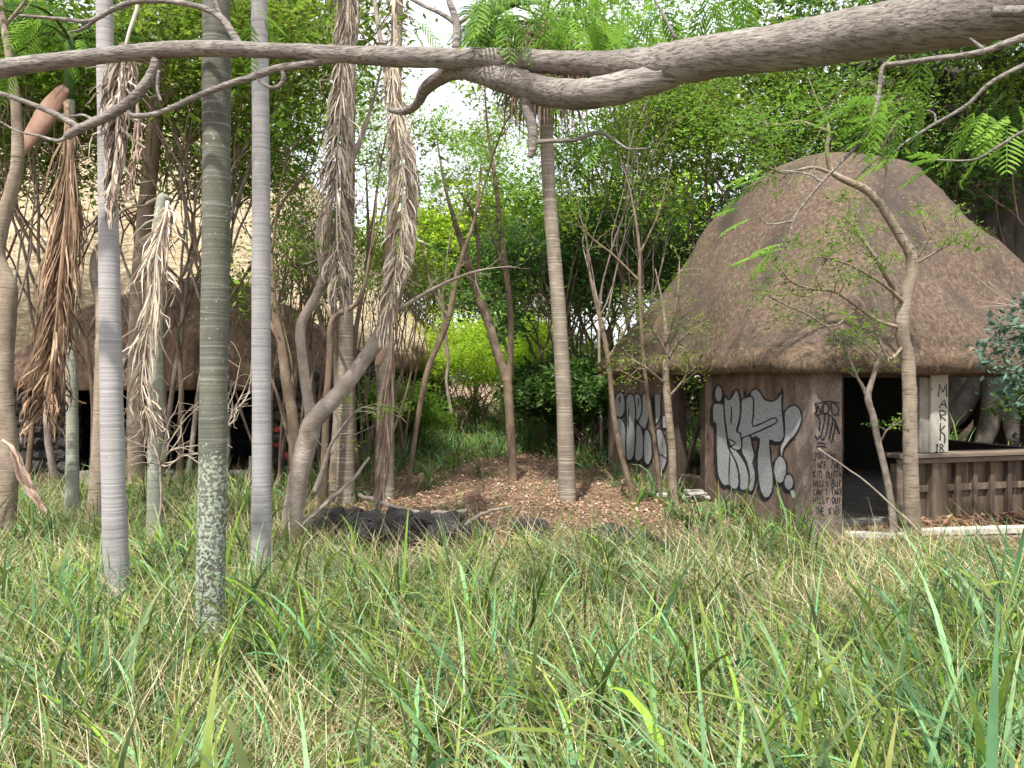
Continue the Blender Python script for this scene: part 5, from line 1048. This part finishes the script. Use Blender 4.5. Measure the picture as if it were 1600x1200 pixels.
def bough():
    rg = np.random.RandomState(101); T = (3.75, 3.55); o = empty('spreading_tree', (*T, -.1), 'great grey tree whose heavy bough crosses the whole top of the photo from the right', 'tree')
    dep = lambda px: 3.72+(1600-px)/1600*1.5
    def pa(rows): return [(a, b, c, dep(a)+(e[0] if e else 0)) for a, b, c, *e in rows]
    mb = MB()
    mainp = pa([(-140, 150, 16), (-50, 118, 15), (0, 108, 14), (90, 95, 12.5), (190, 84, 12), (260, 78, 13), (340, 76, 12), (440, 80, 12), (520, 84, 13), (600, 88, 15), (700, 91, 16), (800, 94, 17), (900, 99, 18.5), (975, 102, 23), (1040, 100, 31), (1120, 88, 33), (1240, 70, 36), (1360, 50, 41), (1480, 28, 45), (1600, 4, 50), (1750, -34, 58)])
    w, r = pxpath(mainp, 120, .02, 4); r *= 1+.02*np.sin(np.arange(120)*.6)+rg.normal(0, .01, 120)
    w = np.vstack([w, (3.55, 3.62, 3.45), (3.75, 3.55, 2.8), (3.8, 3.5, 1.4), (3.78, 3.5, -.3)]); r = np.concatenate([r, (.24, .27, .30, .38)]); q = smooth_path(np.hstack([w, r[:, None]]), 300)
    mb.tube(q[:, :3], q[:, 3], 24, rough=.012, seed=4)
    subs = [pa([(1100, 96, 20), (1030, 120, 23), (960, 140, 24, -.05), (900, 148, 23, -.05), (850, 143, 23), (800, 128, 22), (750, 112, 19, .05), (715, 106, 17, .1), (690, 120, 12, .2), (665, 138, 10, .3), (652, 162, 7, .4), (632, 174, 6, .5), (610, 172, 4, .6)]),
            pa([(820, 140, 10), (824, 170, 9), (832, 200, 8.5), (832, 232, 7), (828, 246, 5)]),
            pa([(245, 92, 8), (238, 115, 8), (215, 148, 8), (185, 172, 8), (150, 190, 7.5), (122, 202, 7), (105, 213, 6)]),
            pa([(124, 200, 5), (90, 180, 4.5), (50, 163, 4), (0, 146, 3.5), (-60, 130, 3)]), pa([(108, 212, 4), (90, 220, 3), (60, 212, 2), (30, 206, 1.6), (0, 190, 1.4)]),
            pa([(530, 90, 7), (480, 100, 6.5), (430, 108, 6), (390, 122, 5.5), (350, 134, 5), (300, 154, 4.5), (250, 176, 4), (210, 181, 4), (200, 172, 2.5)]),
            pa([(442, 108, 4), (443, 124, 4), (435, 135, 3.6), (420, 136, 3), (395, 118, 2)]),
            pa([(378, 76, 6), (365, 55, 6), (345, 28, 5.5), (310, 10, 4.5), (260, 2, 4), (210, 3, 4), (175, 15, 4), (140, 33, 3.5), (100, 30, 3), (30, 24, 2)]), pa([(150, 30, 3), (130, 45, 2.4), (110, 50, 1.6)]), pa([(345, 28, 4), (335, 0, 3.4), (320, -50, 3)]),
            pa([(868, 137, 3.5), (855, 122, 3), (835, 112, 2.4), (820, 108, 2)]), pa([(835, 222, 4), (870, 220, 3.5), (900, 218, 3.2), (930, 208, 3), (950, 212, 2.6), (980, 232, 2), (1010, 232, 1.4)]),
            pa([(935, 206, 2), (940, 200, 1.4)]), pa([(712, 78, 7), (714, 40, 6), (702, 0, 5), (690, -60, 4)]), pa([(714, 38, 4), (690, 22, 3.6), (660, 8, 3), (630, -8, 2.6)]), pa([(716, 36, 3), (740, 20, 2.4), (762, -10, 2)]),
            pa([(248, 110, 3), (246, 140, 2.4), (252, 158, 2)]), pa([(150, 190, 3), (130, 180, 2.2), (112, 182, 1.6), (98, 178, 1.2)]), pa([(1055, 60, 3), (1040, 30, 2.4), (1022, -2, 2)]),
            # twigs at the right, before the hut
            pa([(1660, 40, 7, -.5), (1600, 58, 6, -.5), (1530, 82, 5, -.5), (1460, 92, 4.5, -.5), (1400, 100, 4, -.5), (1380, 104, 3.6, -.5), (1374, 140, 3.2, -.5), (1366, 180, 3, -.5), (1345, 220, 2.8, -.5), (1310, 258, 2.6, -.5), (1285, 284, 2.4, -.5), (1255, 320, 2, -.5), (1240, 345, 1.8, -.5), (1232, 380, 1.5, -.5)]),
            pa([(1284, 284, 2, -.5), (1262, 272, 1.6, -.5), (1220, 266, 1.3, -.5)]), pa([(1278, 284, 1.6, -.5), (1272, 262, 1.2, -.5), (1276, 246, 1, -.5)]),
            pa([(1660, 80, 5, -.3), (1600, 102, 4, -.3), (1545, 132, 3.6, -.3), (1510, 165, 3, -.3), (1450, 200, 2.6, -.3), (1410, 226, 2, -.3), (1385, 250, 1.5, -.3)]), pa([(1462, 192, 2, -.3), (1460, 178, 1.5, -.3), (1448, 172, 1.2, -.3)]),
            pa([(1655, 185, 3, -.6), (1600, 205, 2.4, -.6), (1550, 235, 2, -.6), (1520, 250, 1.8, -.6), (1460, 250, 1.2, -.6)]), pa([(1536, 76, 3, -.5), (1515, 60, 2, -.5)]), pa([(1240, 345, 1.6, -.5), (1200, 350, 1.3, -.5), (1184, 330, 1, -.5)])]
    for k, s_ in enumerate(subs):
        w, r = pxpath(s_, len(s_)*5, .03, 10+k); mb.tube(w, np.maximum(r, .003), 12 if r[0] > .02 else 7, rough=.04, seed=k)
    sw, sr = pxpath(pa([(1552, 18, 8, -.22), (1600, 18, 9, -.26), (1650, 16, 9, -.3)]), 8); mb.tube(sw, sr, 10)
    mb.build('trunk', M['bigbark'], o, smooth=True)
    lf = MB()
    for px, py, dy, ang, L, cnt in ((1215, 268, -.5, 200, .22, 3), (1180, 330, -.5, 190, .20, 2), (1375, 200, -.5, 200, .26, 3), (1400, 170, -.4, 180, .28, 4), (1440, 165, -.4, 230, .26, 4), (1380, 150, -.5, 215, .26, 4), (1470, 250, -.6, 190, .22, 3), (1540, 170, -.3, 280, .28, 4), (1570, 185, -.4, 260, .28, 4), (1595, 160, -.4, 300, .28, 3), (1225, 385, -.5, 200, .20, 4), (1410, 225, -.3, 230, .24, 3), (1430, 60, .5, 250, .3, 2),
                                    (760, -10, 0, 270, .34, 5), (800, 15, 0, 260, .36, 5), (840, 5, 0, 280, .36, 5), (890, 20, .2, 240, .36, 5), (930, 30, .2, 300, .34, 4), (985, 10, .1, 270, .34, 4), (1040, 0, .2, 250, .34, 5), (1100, -8, .2, 280, .36, 5), (1160, -10, .2, 260, .36, 4), (700, 150, .6, 250, .3, 2), (640, 30, .6, 270, .3, 3), (400, 20, .4, 280, .3, 3), (60, 30, .3, 250, .3, 4), (20, 90, .4, 230, .3, 4), (110, 60, .3, 270, .28, 3), (930, 215, .1, 260, .26, 2), (880, 120, .8, 250, .3, 3)):
        for c in range(cnt):
            b = P(px+rg.uniform(-14, 14), py+rg.uniform(-10, 10), dep(px)+dy+rg.uniform(-.08, .08)); a = R(ang+rg.uniform(-45, 45)); d = np.array((math.cos(a), rg.uniform(-.5, .5), math.sin(-a) if False else math.sin(a)*.8)); feathery(lf, b, d, L*rg.uniform(.7, 1.1), rg, npair=11, pin=.34, wd=.012)
    for _ in range(150):      # fine leaved sprays hanging under and over the bough
        px = rg.choice((rg.uniform(1060, 1500), rg.uniform(860, 1300), rg.uniform(760, 1100))); py = rg.uniform(95, 235) if px > 1060 and rg.rand() < .6 else rg.uniform(-60, 70)
        c0 = P(px, py, rg.uniform(5.4, 7.6)); n = 70; cc = c0+rg.normal(0, 1, (n, 3))*np.array((.20, .20, .045)); leaf_quads(lf, cc, .034, .42, rg, 1.6, np.clip(rg.rand()*.5+rg.rand(n)*.5, 0, 1))
    for _ in range(110):      # unseen leaf sprays added above the frame to dapple the light below
        c0 = np.array((rg.uniform(-3.5, 4.5), rg.uniform(2.5, 9), rg.uniform(5.6, 7.6))); n = 60; cc = c0+rg.normal(0, 1, (n, 3))*np.array((.28, .28, .06)); leaf_quads(lf, cc, .05, .42, rg, 1.6)
    lf.build('foliage', M['leafvivid'], o)
bough()
